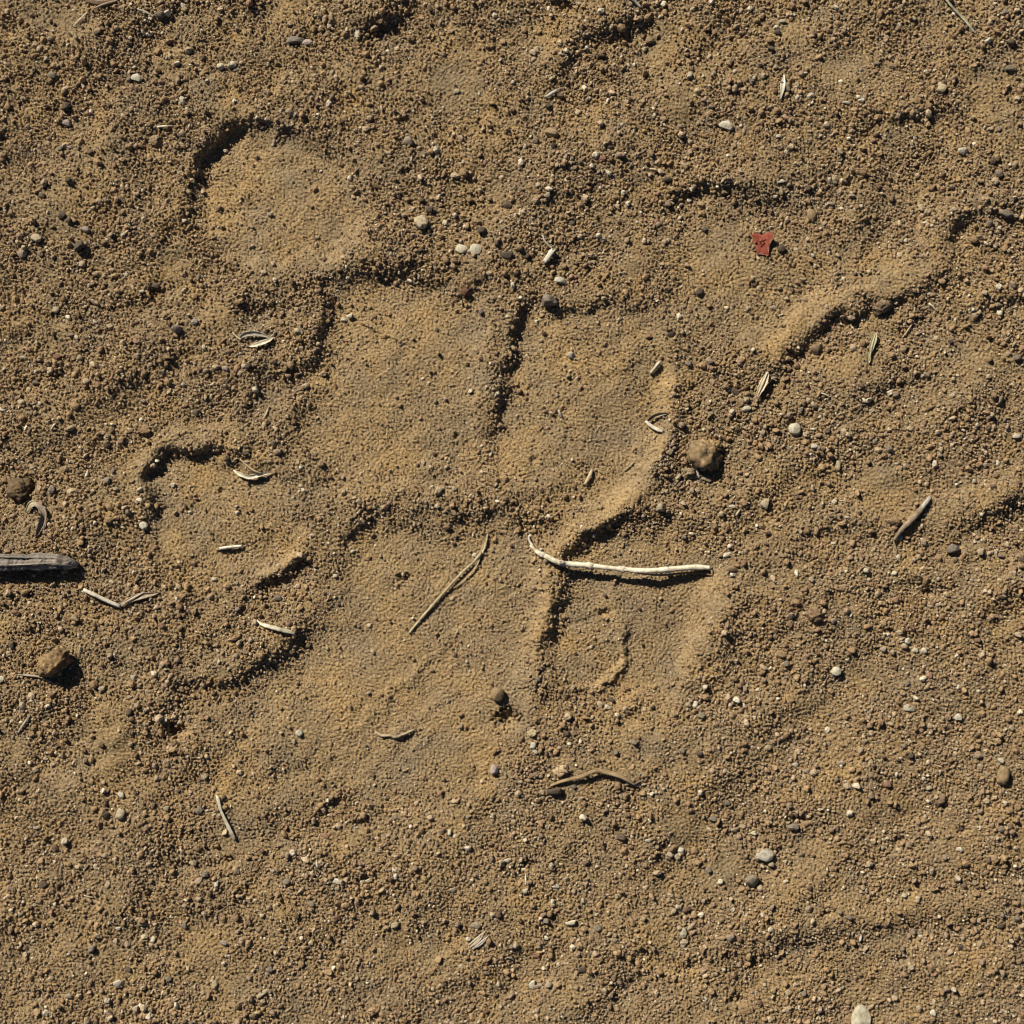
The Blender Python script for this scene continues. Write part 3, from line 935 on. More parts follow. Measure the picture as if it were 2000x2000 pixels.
# single straws: control points, colour, flatness, label
SINGLE = [
    ([(504, 1212, 4, 1.4), (513, 1219, 4, 3.0), (526, 1223, 5, 4.2), (550, 1229, 6, 4.4), (578, 1236, 5, 3.4)], (0.62, 0.55, 0.38), 'short thick pale straw at the left edge of the main pad print'),
    ([(428, 1072, 2, 2.8), (450, 1069, 3, 3.2), (472, 1067, 3, 2.4)], (0.70, 0.64, 0.50), 'short white straw lying inside the left toe print'),
    ([(1063, 513, 4, 3.8), (1071, 502, 6, 4.6), (1080, 490, 6, 4.2)], (0.66, 0.59, 0.46), 'stubby white cut straw above the dark grey stone'),
    ([(1060, 461, 2, 1.2), (1064, 472, 3, 2.0), (1070, 479, 4, 2.2), (1078, 487, 4, 1.6)], (0.55, 0.47, 0.34), 'thin bent straw just above the stubby white straw'),
    ([(1226, -4, 3, 3.4), (1235, 3, 4, 3.4), (1251, 17, 2, 1.6)], (0.66, 0.60, 0.46), 'white straw poking in from the top edge of the frame'),
    ([(1838, -8, 3, 1.6), (1858, 15, 4, 2.2), (1876, 34, 3, 2.4), (1892, 54, 2, 2.0), (1904, 68, 1, 1.2)], (0.55, 0.50, 0.32), 'long thin greenish straw at the top right corner'),
    ([(1065, 190, 2, 2.2), (1076, 184, 3, 3.0), (1088, 177, 3, 2.2)], (0.50, 0.46, 0.39), 'short grey straw in the coarse sand below the top dip'),
    ([(1289, 707, 4, 3.0), (1281, 717, 4, 3.2), (1271, 729, 3, 2.2)], (0.50, 0.43, 0.32), 'short grey-brown straw on the right rim of the right middle toe print'),
    ([(1157, 917, 2, 2.0), (1152, 930, 3, 3.0), (1143, 946, 2, 2.4)], (0.40, 0.31, 0.18), 'short brown straw lying in the right middle toe print'),
    ([(1240, 901, 1, 1.0), (1232, 909, 2, 1.8), (1220, 919, 1, 1.0)], (0.42, 0.33, 0.20), 'tiny brown stalk near the bright right rim of the right middle toe print'),
    ([(426, 1556, 3, 3.4), (429, 1568, 4, 3.4), (434, 1585, 4, 2.4), (446, 1612, 4, 3.4), (459, 1640, 2, 2.4)], (0.62, 0.55, 0.40), 'slender white straw standing out in the open sand at the lower left'),
    ([(61, 1397, 2, 1.4), (48, 1413, 3, 2.2), (33, 1435, 1, 1.2)], (0.48, 0.40, 0.28), 'thin straw near the left edge below the big stone'),
    ([(145, 53, 1, 1.4), (160, 39, 2, 2.0), (173, 26, 1, 1.0)], (0.46, 0.36, 0.22), 'thin brown stalk below the curled bark at the top left'),
    ([(272, 22, 1, 1.2), (287, 27, 2, 1.8), (302, 35, 1, 1.0)], (0.52, 0.45, 0.34), 'thin pale stalk to the right of the curled bark at the top left'),
    ([(309, 249, 2, 2.0), (324, 248, 3, 2.4), (338, 247, 2, 1.6)], (0.66, 0.58, 0.42), 'tiny pale straw left of the upper left toe print rim'),
    ([(1787, 600, 1, 1.2), (1786, 618, 2, 1.8), (1780, 636, 2, 1.8), (1764, 659, 1, 1.0)], (0.48, 0.38, 0.23), 'thin curved stalk below the long shaded ridge at the right'),
    ([(1815, 593, 2, 1.8), (1822, 599, 3, 2.0), (1830, 608, 1, 1.0)], (0.58, 0.50, 0.36), 'tiny pale stalk beside the thin curved stalk at the right'),
    ([(733, 1430, 2, 1.8), (746, 1437, 3, 2.4), (762, 1437, 2, 2.2), (773, 1440, 2, 3.0), (790, 1434, 3, 3.0), (810, 1425, 2, 1.8)], (0.44, 0.34, 0.20), 'crooked brown twig at the bottom of the main pad print'),
    ([(1601, 768, 1, 1.0), (1610, 771, 2, 1.6), (1620, 776, 1, 1.0)], (0.62, 0.54, 0.40), 'tiny white splinter right of the brown husk'),
    ([(1803, 803, 1, 1.2), (1812, 799, 2, 2.0), (1825, 793, 1, 1.0)], (0.26, 0.17, 0.09), 'tiny dark brown splinter near the right edge'),
    ([(38, 1317, 2, 1.2), (60, 1318, 3, 1.8), (82, 1321, 3, 1.8), (96, 1327, 4, 2.2), (110, 1336, 2, 1.4)], (0.42, 0.35, 0.24), 'thin rootlet curling out under the big sandy stone'),
    ([(522, 797, 1, 1.0), (520, 808, 2, 1.8), (512, 821, 1, 1.0)], (0.48, 0.39, 0.24), 'tiny stalk beside the left rim of the left middle toe print'),
    ([(1091, 800, 2, 1.0), (1094, 808, 3, 2.2), (1098, 815, 1, 1.4)], (0.68, 0.62, 0.52), 'tiny white splinter on the floor of the right middle toe print'),
    ([(103, 840, 1, 1.0), (107, 833, 2, 2.0), (112, 828, 1, 1.2)], (0.58, 0.50, 0.34), 'tiny pale splinter in the coarse sand left of the left toe print'),
    ([(165, 1748, 1, 1.0), (173, 1750, 2, 1.6), (184, 1752, 1, 1.0)], (0.56, 0.48, 0.34), 'tiny pale splinter in the gravel at the lower left'),
    ([(1273, 860, 1, 0.9), (1278, 855, 2, 1.4), (1283, 849, 1, 0.8)], (0.36, 0.27, 0.16), 'hair-thin stalk below the curled husk on the right rim'),
    ([(1026, 1706, 3, 0.8), (1027, 1716, 4, 1.3), (1026, 1728, 2, 0.8)], (0.60, 0.52, 0.38), 'upright pale fibre in the dark crumbly pit at the bottom'),
    ([(990, 1868, 2, 1.0), (998, 1870, 2, 2.0), (1004, 1875, 1, 1.2)], (0.58, 0.50, 0.36), 'tiny pale straw scrap right of the straw bundle'),
    ([(1437, 1008, 2, 1.6), (1440, 1002, 2, 2.4), (1444, 996, 1, 1.4)], (0.52, 0.44, 0.30), 'tiny tan straw scrap below the white chip right of the lumpy stone'),
]
for i, (p, c, lab) in enumerate(SINGLE):
    tag(stalk('straw', p, c, seed=100 + i, rough=0.12, dark=tuple(np.array(c) * 0.55), step=2.5), lab, 'straw', 'dry straws and stems on the sand')

# bundle of straw fibres
t = thing('straw_bundle', 938, 1835, 'small bundle of split straw fibres in the gravel at the bottom', 'straw', 'dry straws and stems on the sand')
for i in range(5):
    o_ = (i - 2) * 3.2
    stalk('fibre', [(920 + o_ * 0.7, 1848 + o_ * 0.5 + (i % 2) * 3, 2, 1.4), (936 + o_ * 0.8, 1836 + o_ * 0.8, 3, 2.0), (953 + o_ * 0.6 - (i % 3) * 4, 1822 + o_ * 0.9, 2, 1.0)], (0.52 - 0.03 * i, 0.43 - 0.025 * i, 0.28), seed=150 + i, parent=t, step=3)

# sand-dusted root
t = thing('root', 1160, 1512, 'arched sand-dusted root below the lower right toe print', 'root')
stalk('root_body', [(1066, 1538, -1, 1.6), (1096, 1526, 3, 3.2), (1135, 1515, 7, 3.6), (1164, 1503, 9, 3.8), (1185, 1507, 9, 4.6), (1212, 1514, 8, 4.4), (1240, 1531, 3, 3.0)], (0.37, 0.26, 0.14), mat=M_CLOD, seed=160, parent=t)
for i, p in enumerate([[(1232, 1526, 4, 1.6), (1240, 1518, 6, 1.4), (1248, 1508, 3, 0.7)], [(1238, 1530, 3, 1.6), (1248, 1524, 4, 1.3), (1256, 1522, 2, 0.7)], [(1210, 1513, 8, 1.5), (1222, 1512, 8, 1.2), (1232, 1508, 5, 0.7)]]):
    stalk('rootlet', p, (0.33, 0.24, 0.14), mat=M_CLOD, seed=165 + i, parent=t, step=2)

# dry husks and leaves
t = thing('dry_husk', 505, 664, 'split cream husk lying left of the left middle toe print', 'husk', 'dry husks and leaves on the sand')
blade('husk_blade', [(468, 664, 2, 1.0), (478, 655, 6, 4.5), (498, 652, 8, 5.5), (515, 655, 6, 4.0), (530, 661, 3, 1.0)], (0.55, 0.47, 0.33), seed=171, parent=t, cup=0.5, tilt=-0.4)
blade('husk_blade', [(488, 678, 2, 1.0), (500, 676, 5, 3.6), (516, 671, 6, 4.4), (529, 665, 4, 3.4), (536, 659, 2, 0.8)], (0.52, 0.45, 0.32), seed=172, parent=t, cup=0.5, tilt=0.3)
stalk('husk_stem', [(456, 650, 2, 1.0), (463, 658, 3, 1.6), (472, 664, 3, 2.0)], (0.48, 0.40, 0.27), seed=173, parent=t, step=2)
stalk('awn', [(528, 660, 3, 1.2), (536, 652, 3, 1.0), (538, 643, 1, 0.6)], (0.48, 0.38, 0.22), seed=174, parent=t, step=2)

t = thing('dry_husk', 490, 928, 'folded pale husk with a thin stalk on the upper rim of the left toe print', 'husk', 'dry husks and leaves on the sand')
blade('husk_blade', [(455, 918, 2, 1.0), (468, 926, 4, 3.6), (487, 932, 5, 4.6), (506, 928, 5, 4.0), (530, 924, 2, 0.8)], (0.56, 0.49, 0.35), seed=176, parent=t, cup=0.6)
stalk('thin_stalk', [(470, 898, 4, 1.0), (485, 911, 7, 1.5), (500, 921, 8, 1.8), (512, 925, 5, 1.2)], (0.40, 0.30, 0.17), seed=177, parent=t)
stalk('thin_stalk', [(482, 908, 4, 0.8), (479, 920, 6, 1.2), (482, 929, 5, 1.0)], (0.44, 0.34, 0.2), seed=178, parent=t, step=2)

t = thing('dry_husk', 1280, 828, 'small curled husk on the right rim of the right middle toe print', 'husk', 'dry husks and leaves on the sand')
stalk('husk_stem', [(1263, 823, 4, 2.2), (1272, 832, 5, 3.4), (1283, 839, 5, 3.4), (1294, 843, 3, 2.2)], (0.62, 0.56, 0.44), seed=181, parent=t, step=2.5)
blade('husk_blade', [(1265, 822, 3, 2.0), (1276, 813, 6, 4.0), (1290, 809, 6, 4.0), (1303, 808, 2, 1.2)], (0.30, 0.23, 0.14), seed=182, parent=t, cup=0.6, tilt=-0.5)

t = thing('dry_husk', 1487, 755, 'brown pointed husk standing at the shaded foot of the right ridge', 'husk', 'dry husks and leaves on the sand')
blade('husk_blade', [(1498, 727, 5, 1.6), (1494, 740, 8, 6.0), (1486, 757, 8, 7.0), (1479, 772, 5, 4.0), (1474, 788, 1, 0.8)], (0.46, 0.36, 0.23), seed=184, parent=t, cup=0.55, tilt=-0.25)
stalk('rib', [(1497, 728, 9, 1.2), (1487, 752, 11, 1.7), (1477, 778, 5, 1.0)], (0.58, 0.49, 0.34), seed=185, parent=t)
blade('husk_flap', [(1497, 748, 4, 1.0), (1504, 738, 7, 3.6), (1512, 735, 6, 3.6), (1520, 737, 2, 0.8)], (0.33, 0.25, 0.16), seed=186, parent=t, cup=0.6)

t = thing('dry_leaf', 1703, 680, 'narrow yellow-green dry leaf below the shaded ridge at the right', 'leaf', 'dry husks and leaves on the sand')
blade('leaf_blade', [(1711, 650, 4, 1.6), (1708, 660, 5, 5.0), (1702, 676, 5, 5.2), (1698, 692, 3, 3.0), (1697, 704, 2, 2.2), (1695, 711, 1, 0.8)], (0.46, 0.40, 0.22), seed=188, parent=t, cup=0.4)
stalk('rib', [(1710, 652, 6, 1.0), (1702, 676, 7, 1.5), (1697, 704, 3, 1.0)], (0.54, 0.48, 0.30), seed=189, parent=t)

t = thing('dry_leaf', 1526, 174, 'white sliver of dry leaf in the upper right sand', 'leaf', 'dry husks and leaves on the sand')
blade('leaf_blade', [(1529, 149, 2, 0.8), (1528, 160, 4, 3.0), (1525, 173, 5, 5.0), (1524, 184, 3, 2.4), (1521, 200, 1, 1.0)], (0.66, 0.60, 0.46), seed=191, parent=t, cup=0.3)
stalk('rib', [(1530, 152, 4, 1.0), (1529, 174, 6, 1.6), (1522, 198, 2, 1.0)], (0.68, 0.62, 0.5), seed=192, parent=t)

t = thing('dry_leaf', 75, 1010, 'curled brown leaf with a pale tip beside the dark clod at the left', 'leaf', 'dry husks and leaves on the sand')
blade('pale_tip', [(52, 1001, 2, 1.0), (58, 991, 5, 4.5), (66, 984, 7, 6.0), (76, 983, 8, 4.0)], (0.50, 0.42, 0.26), seed=194, parent=t, cup=0.4)
blade('brown_blade', [(70, 983, 8, 3.5), (82, 990, 10, 5.5), (90, 1004, 10, 6.0), (86, 1022, 7, 6.0), (78, 1038, 3, 4.5), (74, 1048, 1, 1.4)], (0.26, 0.20, 0.14), seed=195, parent=t, cup=0.5, tilt=0.35)

t = thing('wood_splinter', 1780, 1015, 'split brown wood splinter with a pale end at the right', 'splinter')
stalk('splinter_body', [(1808, 978, 4, 4.2), (1789, 1002, 6, 5.6), (1772, 1020, 6, 5.2), (1757, 1035, 5, 4.2), (1745, 1056, 3, 2.6)], (0.33, 0.25, 0.17), seed=197, parent=t, mat=M_WOOD, fibre=0.3)
stalk('pale_end', [(1813, 972, 6, 3.4), (1804, 983, 8, 4.4), (1793, 996, 8, 3.0), (1780, 1010, 8, 1.0)], (0.58, 0.52, 0.42), seed=198, parent=t)
stalk('loose_strip', [(1752, 1040, 4, 1.4), (1745, 1056, 4, 2.0), (1748, 1068, 3, 1.8), (1752, 1078, 1, 1.0)], (0.36, 0.28, 0.18), seed=199, parent=t, step=2)

t = thing('curled_bark', 195, 6, 'curled brown bark piece at the top edge near the left corner', 'bark')
blade('bark_curl', [(160, -10, 6, 5), (178, 0, 8, 8.5), (200, 6, 8, 8.0), (222, 4, 6, 5.0), (245, -6, 3, 1.5)], (0.24, 0.15, 0.08), seed=201, parent=t, cup=-0.4)
stalk('twig', [(188, 20, 2, 1.6), (210, 13, 5, 2.6), (236, 5, 4, 1.8)], (0.22, 0.15, 0.09), seed=202, parent=t)

# red chip
def red_chip():
    import bmesh
    out = [(455, 1265), (478, 1259), (500, 1257), (512, 1266), (524, 1266), (545, 1254), (562, 1252), (582, 1268), (580, 1288), (568, 1304), (558, 1326), (557, 1350), (555, 1376), (536, 1373), (515, 1370), (494, 1371), (489, 1352), (486, 1335), (474, 1318), (466, 1300), (472, 1284)]
    P = [(1300 + x / 2.76, y / 2.76) for x, y in out]
    cx, cy = 1488, 475
    base = max(hs(x, y) for x, y in P) + 1.5
    # rings towards the centre give the chip a curl and relief
    rings = [1.0, 0.93, 0.7, 0.45, 0.2]
    V, C = [], []
    r = np.random.default_rng(77)
    n = len(P)
    for top in (1, 0):
        for q in rings:
            for (x, y) in P:
                X, Y = cx + (x - cx) * q, cy + (y - cy) * q
                lift = 0.10 * (Y - cy) * -1 + 0.006 * (X - cx) ** 2 + 3.0 + r.normal(0, 0.35)
                z = base + lift + (2.6 if top else 0) - (1.0 if q == 1.0 and top else 0)
                V.append((X - cx, -(Y - cy), z))
                c = np.array([0.33, 0.082, 0.045]) * math.exp(r.normal(0, 0.16))
                if q > 0.9 and r.random() < 0.3:
                    c = np.array([0.40, 0.20, 0.12])
                C.append(c)
    F = []
    m = len(rings)
    for top in (0, 1):
        o0 = top * m * n
        for k in range(m - 1):
            for j in range(n):
                b = (j + 1) % n
                q = (o0 + k * n + j, o0 + k * n + b, o0 + (k + 1) * n + b, o0 + (k + 1) * n + j)
                q = q if top else q[::-1]
                F += [(q[0], q[1], q[2]), (q[0], q[2], q[3])]
        V.append((0, 0, base + 3.2 + (2.4 if not top else 0)))
        C.append(np.array([0.30, 0.075, 0.04]))
    c0, c1 = 2 * m * n, 2 * m * n + 1
    for j in range(n):
        b = (j + 1) % n
        F.append((c0, (m - 1) * n + b, (m - 1) * n + j)[::-1])
        F.append((c1, m * n + (m - 1) * n + j, m * n + (m - 1) * n + b)[::-1])
        F += [(j, b, m * n + b)[::-1], (j, m * n + b, m * n + j)[::-1]]
    V = np.array(V)
    z0 = V[:, 2].min()
    V[:, 2] -= z0
    me = fast_mesh('red_chip', V * S, np.array(F))
    set_col(me, np.array(C))
    me.materials.append(M_CHIP)
    o = link('red_chip', me, loc=W(cx, cy, z0))
    tag(o, 'flat brick-red chip with a notched edge in the upper right toe print', 'chip')
    k = clod('dirt_crust', 1475, 474, 3.0, 3.0, 1.6, 0, 78, (0.20, 0.06, 0.04), (0.3, 0.14, 0.08), sink=0.3)
    k.parent = o
    k.location = Vector(W(1475, 474, base + 7.6)) - o.location


red_chip()

# big sandy stones and clods
SANDC = (0.33, 0.22, 0.11)
t = thing('sandy_stone', 112, 1290, 'big sand-crusted brown stone below the V-shaped straw at the left', 'stone')
clod('stone_body', 112, 1290, 36, 24, 25, math.radians(32), 401, (0.25, 0.165, 0.08), (0.14, 0.09, 0.05), sink=0.22, parent=t, lump=0.42, cuts=8)
clod('yellow_crust', 116, 1272, 11, 7, 6, 0.2, 402, (0.42, 0.31, 0.13), (0.33, 0.23, 0.10), sink=-1.1, parent=t)
t = thing('lumpy_stone', 1378, 886, 'lumpy sand-covered stone right of the right middle toe print', 'stone')
clod('stone_body', 1380, 884, 31, 30, 24, 0.3, 405, (0.29, 0.195, 0.095), (0.23, 0.16, 0.085), sink=0.4, parent=t, lump=0.34, cuts=3)
clod('side_lump', 1366, 896, 15, 14, 15, 0.9, 409, (0.29, 0.2, 0.1), (0.2, 0.14, 0.08), sink=0.3, parent=t, lump=0.3)
clod('side_lump', 1396, 872, 14, 12, 16, 0.2, 411, (0.30, 0.2, 0.1), (0.24, 0.16, 0.085), sink=0.3, parent=t, lump=0.3)
clod('round_nodule', 1373, 910, 9, 9.5, 9, 0, 406, (0.33, 0.28, 0.21), (0.26, 0.21, 0.15), sink=0.1, parent=t, lump=0.08, cuts=1)
tag(stalk('straw', [(1353, 895, 5, 1.6), (1357, 908, 6, 2.4), (1366, 933, 3, 1.8)], (0.48, 0.42, 0.32), seed=407, step=2.5), 'short grey straw leaning on the lumpy sand-covered stone', 'straw', 'dry straws and stems on the sand')
CLODS = [
    (38, 958, 27, 22, 20, 0.3, (0.16, 0.11, 0.06), (0.10, 0.07, 0.045), 'dark crumbly clod near the left edge above the grey stick'),
    (1346, 923, 14, 12, 9, 0.2, (0.26, 0.19, 0.12), (0.2, 0.14, 0.08), 'small brown clod left of the lumpy sand-covered stone'),
    (1592, 1200, 19, 13, 10, -0.1, (0.24, 0.155, 0.085), (0.2, 0.13, 0.075), 'flat brown clod in the sand right of the lower right toe print'),
    (1742, 1018, 15, 10, 9, 0.1, (0.27, 0.18, 0.10), (0.22, 0.15, 0.09), 'small clod touching the split wood splinter'),
    (1836, 1563, 14, 9, 8, 0.6, (0.25, 0.16, 0.085), (0.2, 0.13, 0.08), 'small brown clod left of the tan wedge-shaped stone'),
    (302, 275, 14, 11, 8, 0.4, (0.27, 0.19, 0.11), (0.22, 0.16, 0.1), 'small clod left of the upper left toe print'),
    (1096, 1506, 16, 12, 7, 0.2, (0.50, 0.40, 0.26), (0.40, 0.28, 0.16), 'pale crusty lump above the sand-dusted root'),
    (1724, 600, 19, 14, 12, 0.4, (0.24, 0.17, 0.10), (0.18, 0.13, 0.085), 'earthy lump in the shade of the long right ridge'),
    (283, 843, 13, 9, 8, 0.2, (0.23, 0.15, 0.085), (0.2, 0.13, 0.07), 'brown chunk above the left toe print'),
    (980, 1411, 8, 5, 5, 0.5, (0.20, 0.14, 0.08), (0.15, 0.1, 0.06), 'small dark crumb at the lower left of the crumbly pit in the main pad print'),
    (1006, 1398, 7, 5, 5, 0.2, (0.21, 0.15, 0.09), (0.16, 0.11, 0.07), 'small dark crumb at the upper right of the crumbly pit in the main pad print'),
    (789, 1128, 8, 5, 5, 0.1, (0.13, 0.09, 0.06), (0.09, 0.065, 0.045), 'tiny black crumb left of the thin straw in the main pad print'),
    (340, 1420, 9, 6, 6, 0.4, (0.22, 0.15, 0.09), (0.17, 0.11, 0.07), 'small brown crumb in the ragged pit left of the main pad print'),
    (712, 1724, 8, 6, 6, 0.4, (0.16, 0.11, 0.07), (0.12, 0.08, 0.05), 'small dark crumb in the pit at the bottom left of centre'),
    (1041, 1432, 10, 8, 6, 0.2, (0.45, 0.38, 0.22), (0.36, 0.28, 0.16), 'pale yellow lump right of the dark crumbly pit'),
]
for i, (x, y, a, b, c, rot, c1, c2, lab) in enumerate(CLODS):
    tag(clod('earth_clod', x, y, a, b, c, rot, 420 + i, c1, c2), lab, 'clod', 'clods of earth on the sand')

# ------------------------------------------------------------------ pebbles: x, y, width, height, kind, own label (or None)
WHT, PAL, TAN, GRY, DRK, RED, LAV = (0.52, 0.47, 0.35), (0.38, 0.31, 0.205), (0.29, 0.205, 0.115), (0.21, 0.175, 0.13), (0.10, 0.074, 0.05), (0.22, 0.115, 0.07), (0.29, 0.24, 0.195)
CN = {'w': ('white', WHT), 'p': ('pale', PAL), 't': ('tan', TAN), 'g': ('grey', GRY), 'd': ('dark', DRK), 'r': ('reddish', RED), 'l': ('mauve-grey', LAV)}
PEB = [
    # ones that stand out
    (576, 80, 34, 17, 'l', 'elongated mauve-brown stone near the top edge left of the top dip'), (648, 36, 17, 28, 't', 'upright tan pebble near the top edge beside the shaded top dip'),
    (266, 152, 20, 17, 'w', 'white angular pebble above the upper left toe print'), (154, 480, 26, 17, 'd', 'dark brown slanting pebble left of the upper left toe print'),
    (1079, 260, 32, 22, 't', 'large tan pebble in the top centre with a dark shadow'), (824, 434, 32, 28, 'p', 'large pebble with a pale top and dark underside right of the upper left toe print'),
    (902, 487, 23, 17, 'w', 'left one of two white flat seed-like pebbles side by side'), (929, 487, 23, 19, 'w', 'right one of two white flat seed-like pebbles side by side'),
    (992, 498, 28, 18, 'd', 'dark rough pebble right of the two white flat pebbles'), (1094, 549, 24, 15, 'w', 'white pebble just above the dark grey stone'),
    (1071, 587, 37, 28, 'g', 'large dark grey stone at the top of the groove between the middle toe prints'), (1418, 245, 26, 20, 'w', 'white blocky stone with a black shadow in the upper right'),
    (1586, 421, 18, 24, 't', 'egg-shaped grey-tan pebble above right of the red chip'), (1526, 486, 15, 14, 'd', 'small round dark pebble just right of the red chip'),
    (1967, 417, 30, 17, 'g', 'pale grey stone at the right edge on the shaded ridge'), (1595, 678, 26, 18, 't', 'tan pebble in the shaded foot of the long right ridge'),
    (1552, 838, 23, 22, 'w', 'round white-topped pebble below the brown pointed husk'), (1496, 983, 18, 24, 'p', 'pale grey upright pebble right of the lower right toe print'),
    (1862, 1074, 28, 20, 'g', 'grey pebble beside a black hole near the right edge'), (971, 1356, 25, 27, 't', 'smooth round tan pebble at the lower right edge of the main pad print'),
    (1633, 1311, 21, 20, 'w', 'round white pebble in the open sand at lower right'), (1959, 1514, 29, 37, 't', 'tan wedge-shaped stone near the right edge'),
    (1956, 1487, 15, 13, 'w', 'small white pebble just above the tan wedge-shaped stone'), (1496, 1671, 40, 25, 'w', 'large greenish-white knobbly stone at lower right'),
    (1470, 1718, 29, 25, 'g', 'grey stone with a white underside below the greenish-white stone'), (1682, 1990, 40, 52, 'w', 'large flat white stone cut off by the bottom edge'),
    (1085, 1545, 32, 17, 'd', 'dark oval stone tucked below the left end of the root'), (965, 1506, 17, 23, 'l', 'grey oval pebble below the dark crumbly pit'),
    (1290, 992, 22, 19, 'p', 'half-shaded pale pebble at the upper edge of the lower right toe print'), (1380, 935, 19, 13, 'p', 'pale pebble below the lumpy sand-covered stone'),
    (235, 1590, 23, 21, 'p', 'yellowish tan pebble among dark holes at lower left'), (237, 1554, 18, 13, 'w', 'white pebble above the yellowish tan pebble at lower left'),
    (585, 1432, 16, 14, 'w', 'white pebble left of the crooked brown twig'), (232, 1920, 20, 17, 'w', 'bright white pebble near the bottom edge at the left'),
    (1335, 1822, 13, 20, 'w', 'bright white upright pebble left of the low bottom ridge'), (1117, 1802, 24, 11, 'w', 'long white chip in the gravel at the bottom centre'),
    (1775, 1385, 23, 17, 'w', 'white pebble with a dark underside at the right below the flat brown clod'), (120, 728, 20, 18, 'd', 'black angular pebble in a hollow at the left'),
    (797, 275, 18, 18, 'g', 'pebble with a bright top below the black hole at the top'), (1840, 172, 23, 18, 'p', 'pinkish pale pebble in the upper right sand'),
    (1215, 1637, 22, 20, 'd', 'dark brown angular pebble in a pit below the root'), (112, 697, 16, 12, 'r', 'reddish brown pebble above the black angular pebble'),
    (909, 569, 20, 16, 'r', 'reddish brown pebble at the top of the left middle toe print'), (1550, 1615, 22, 13, 'g', 'grey pebble at the lip of the wide black hole at lower right'),
    (1041, 1923, 15, 21, 'w', 'white shard with a black shadow near the bottom edge'), (514, 1941, 28, 11, 'p', 'long slanting pale pebble near the bottom edge'),
    (1430, 1123, 14, 11, 'w', 'small white pebble at the right end of the long curved straw'), (1427, 1111, 21, 14, 't', 'tan pebble just past the right end of the long curved straw'),
    (1757, 1050, 12, 12, 'w', 'small round white pebble at the tip of the split wood splinter'), (273, 978, 16, 12, 'w', 'white pebble on the left rim of the left toe print'),
    (281, 1027, 19, 17, 'w', 'white pebble at the lower left edge of the left toe print'), (1115, 692, 15, 14, 'w', 'bright white pebble on the floor of the right middle toe print'),
    (600, 82, 20, 11, 'l', 'small mauve stone touching the elongated mauve-brown stone'), (1644, 1147, 30, 14, 't', 'flat tan slab above the flat brown clod'),
]
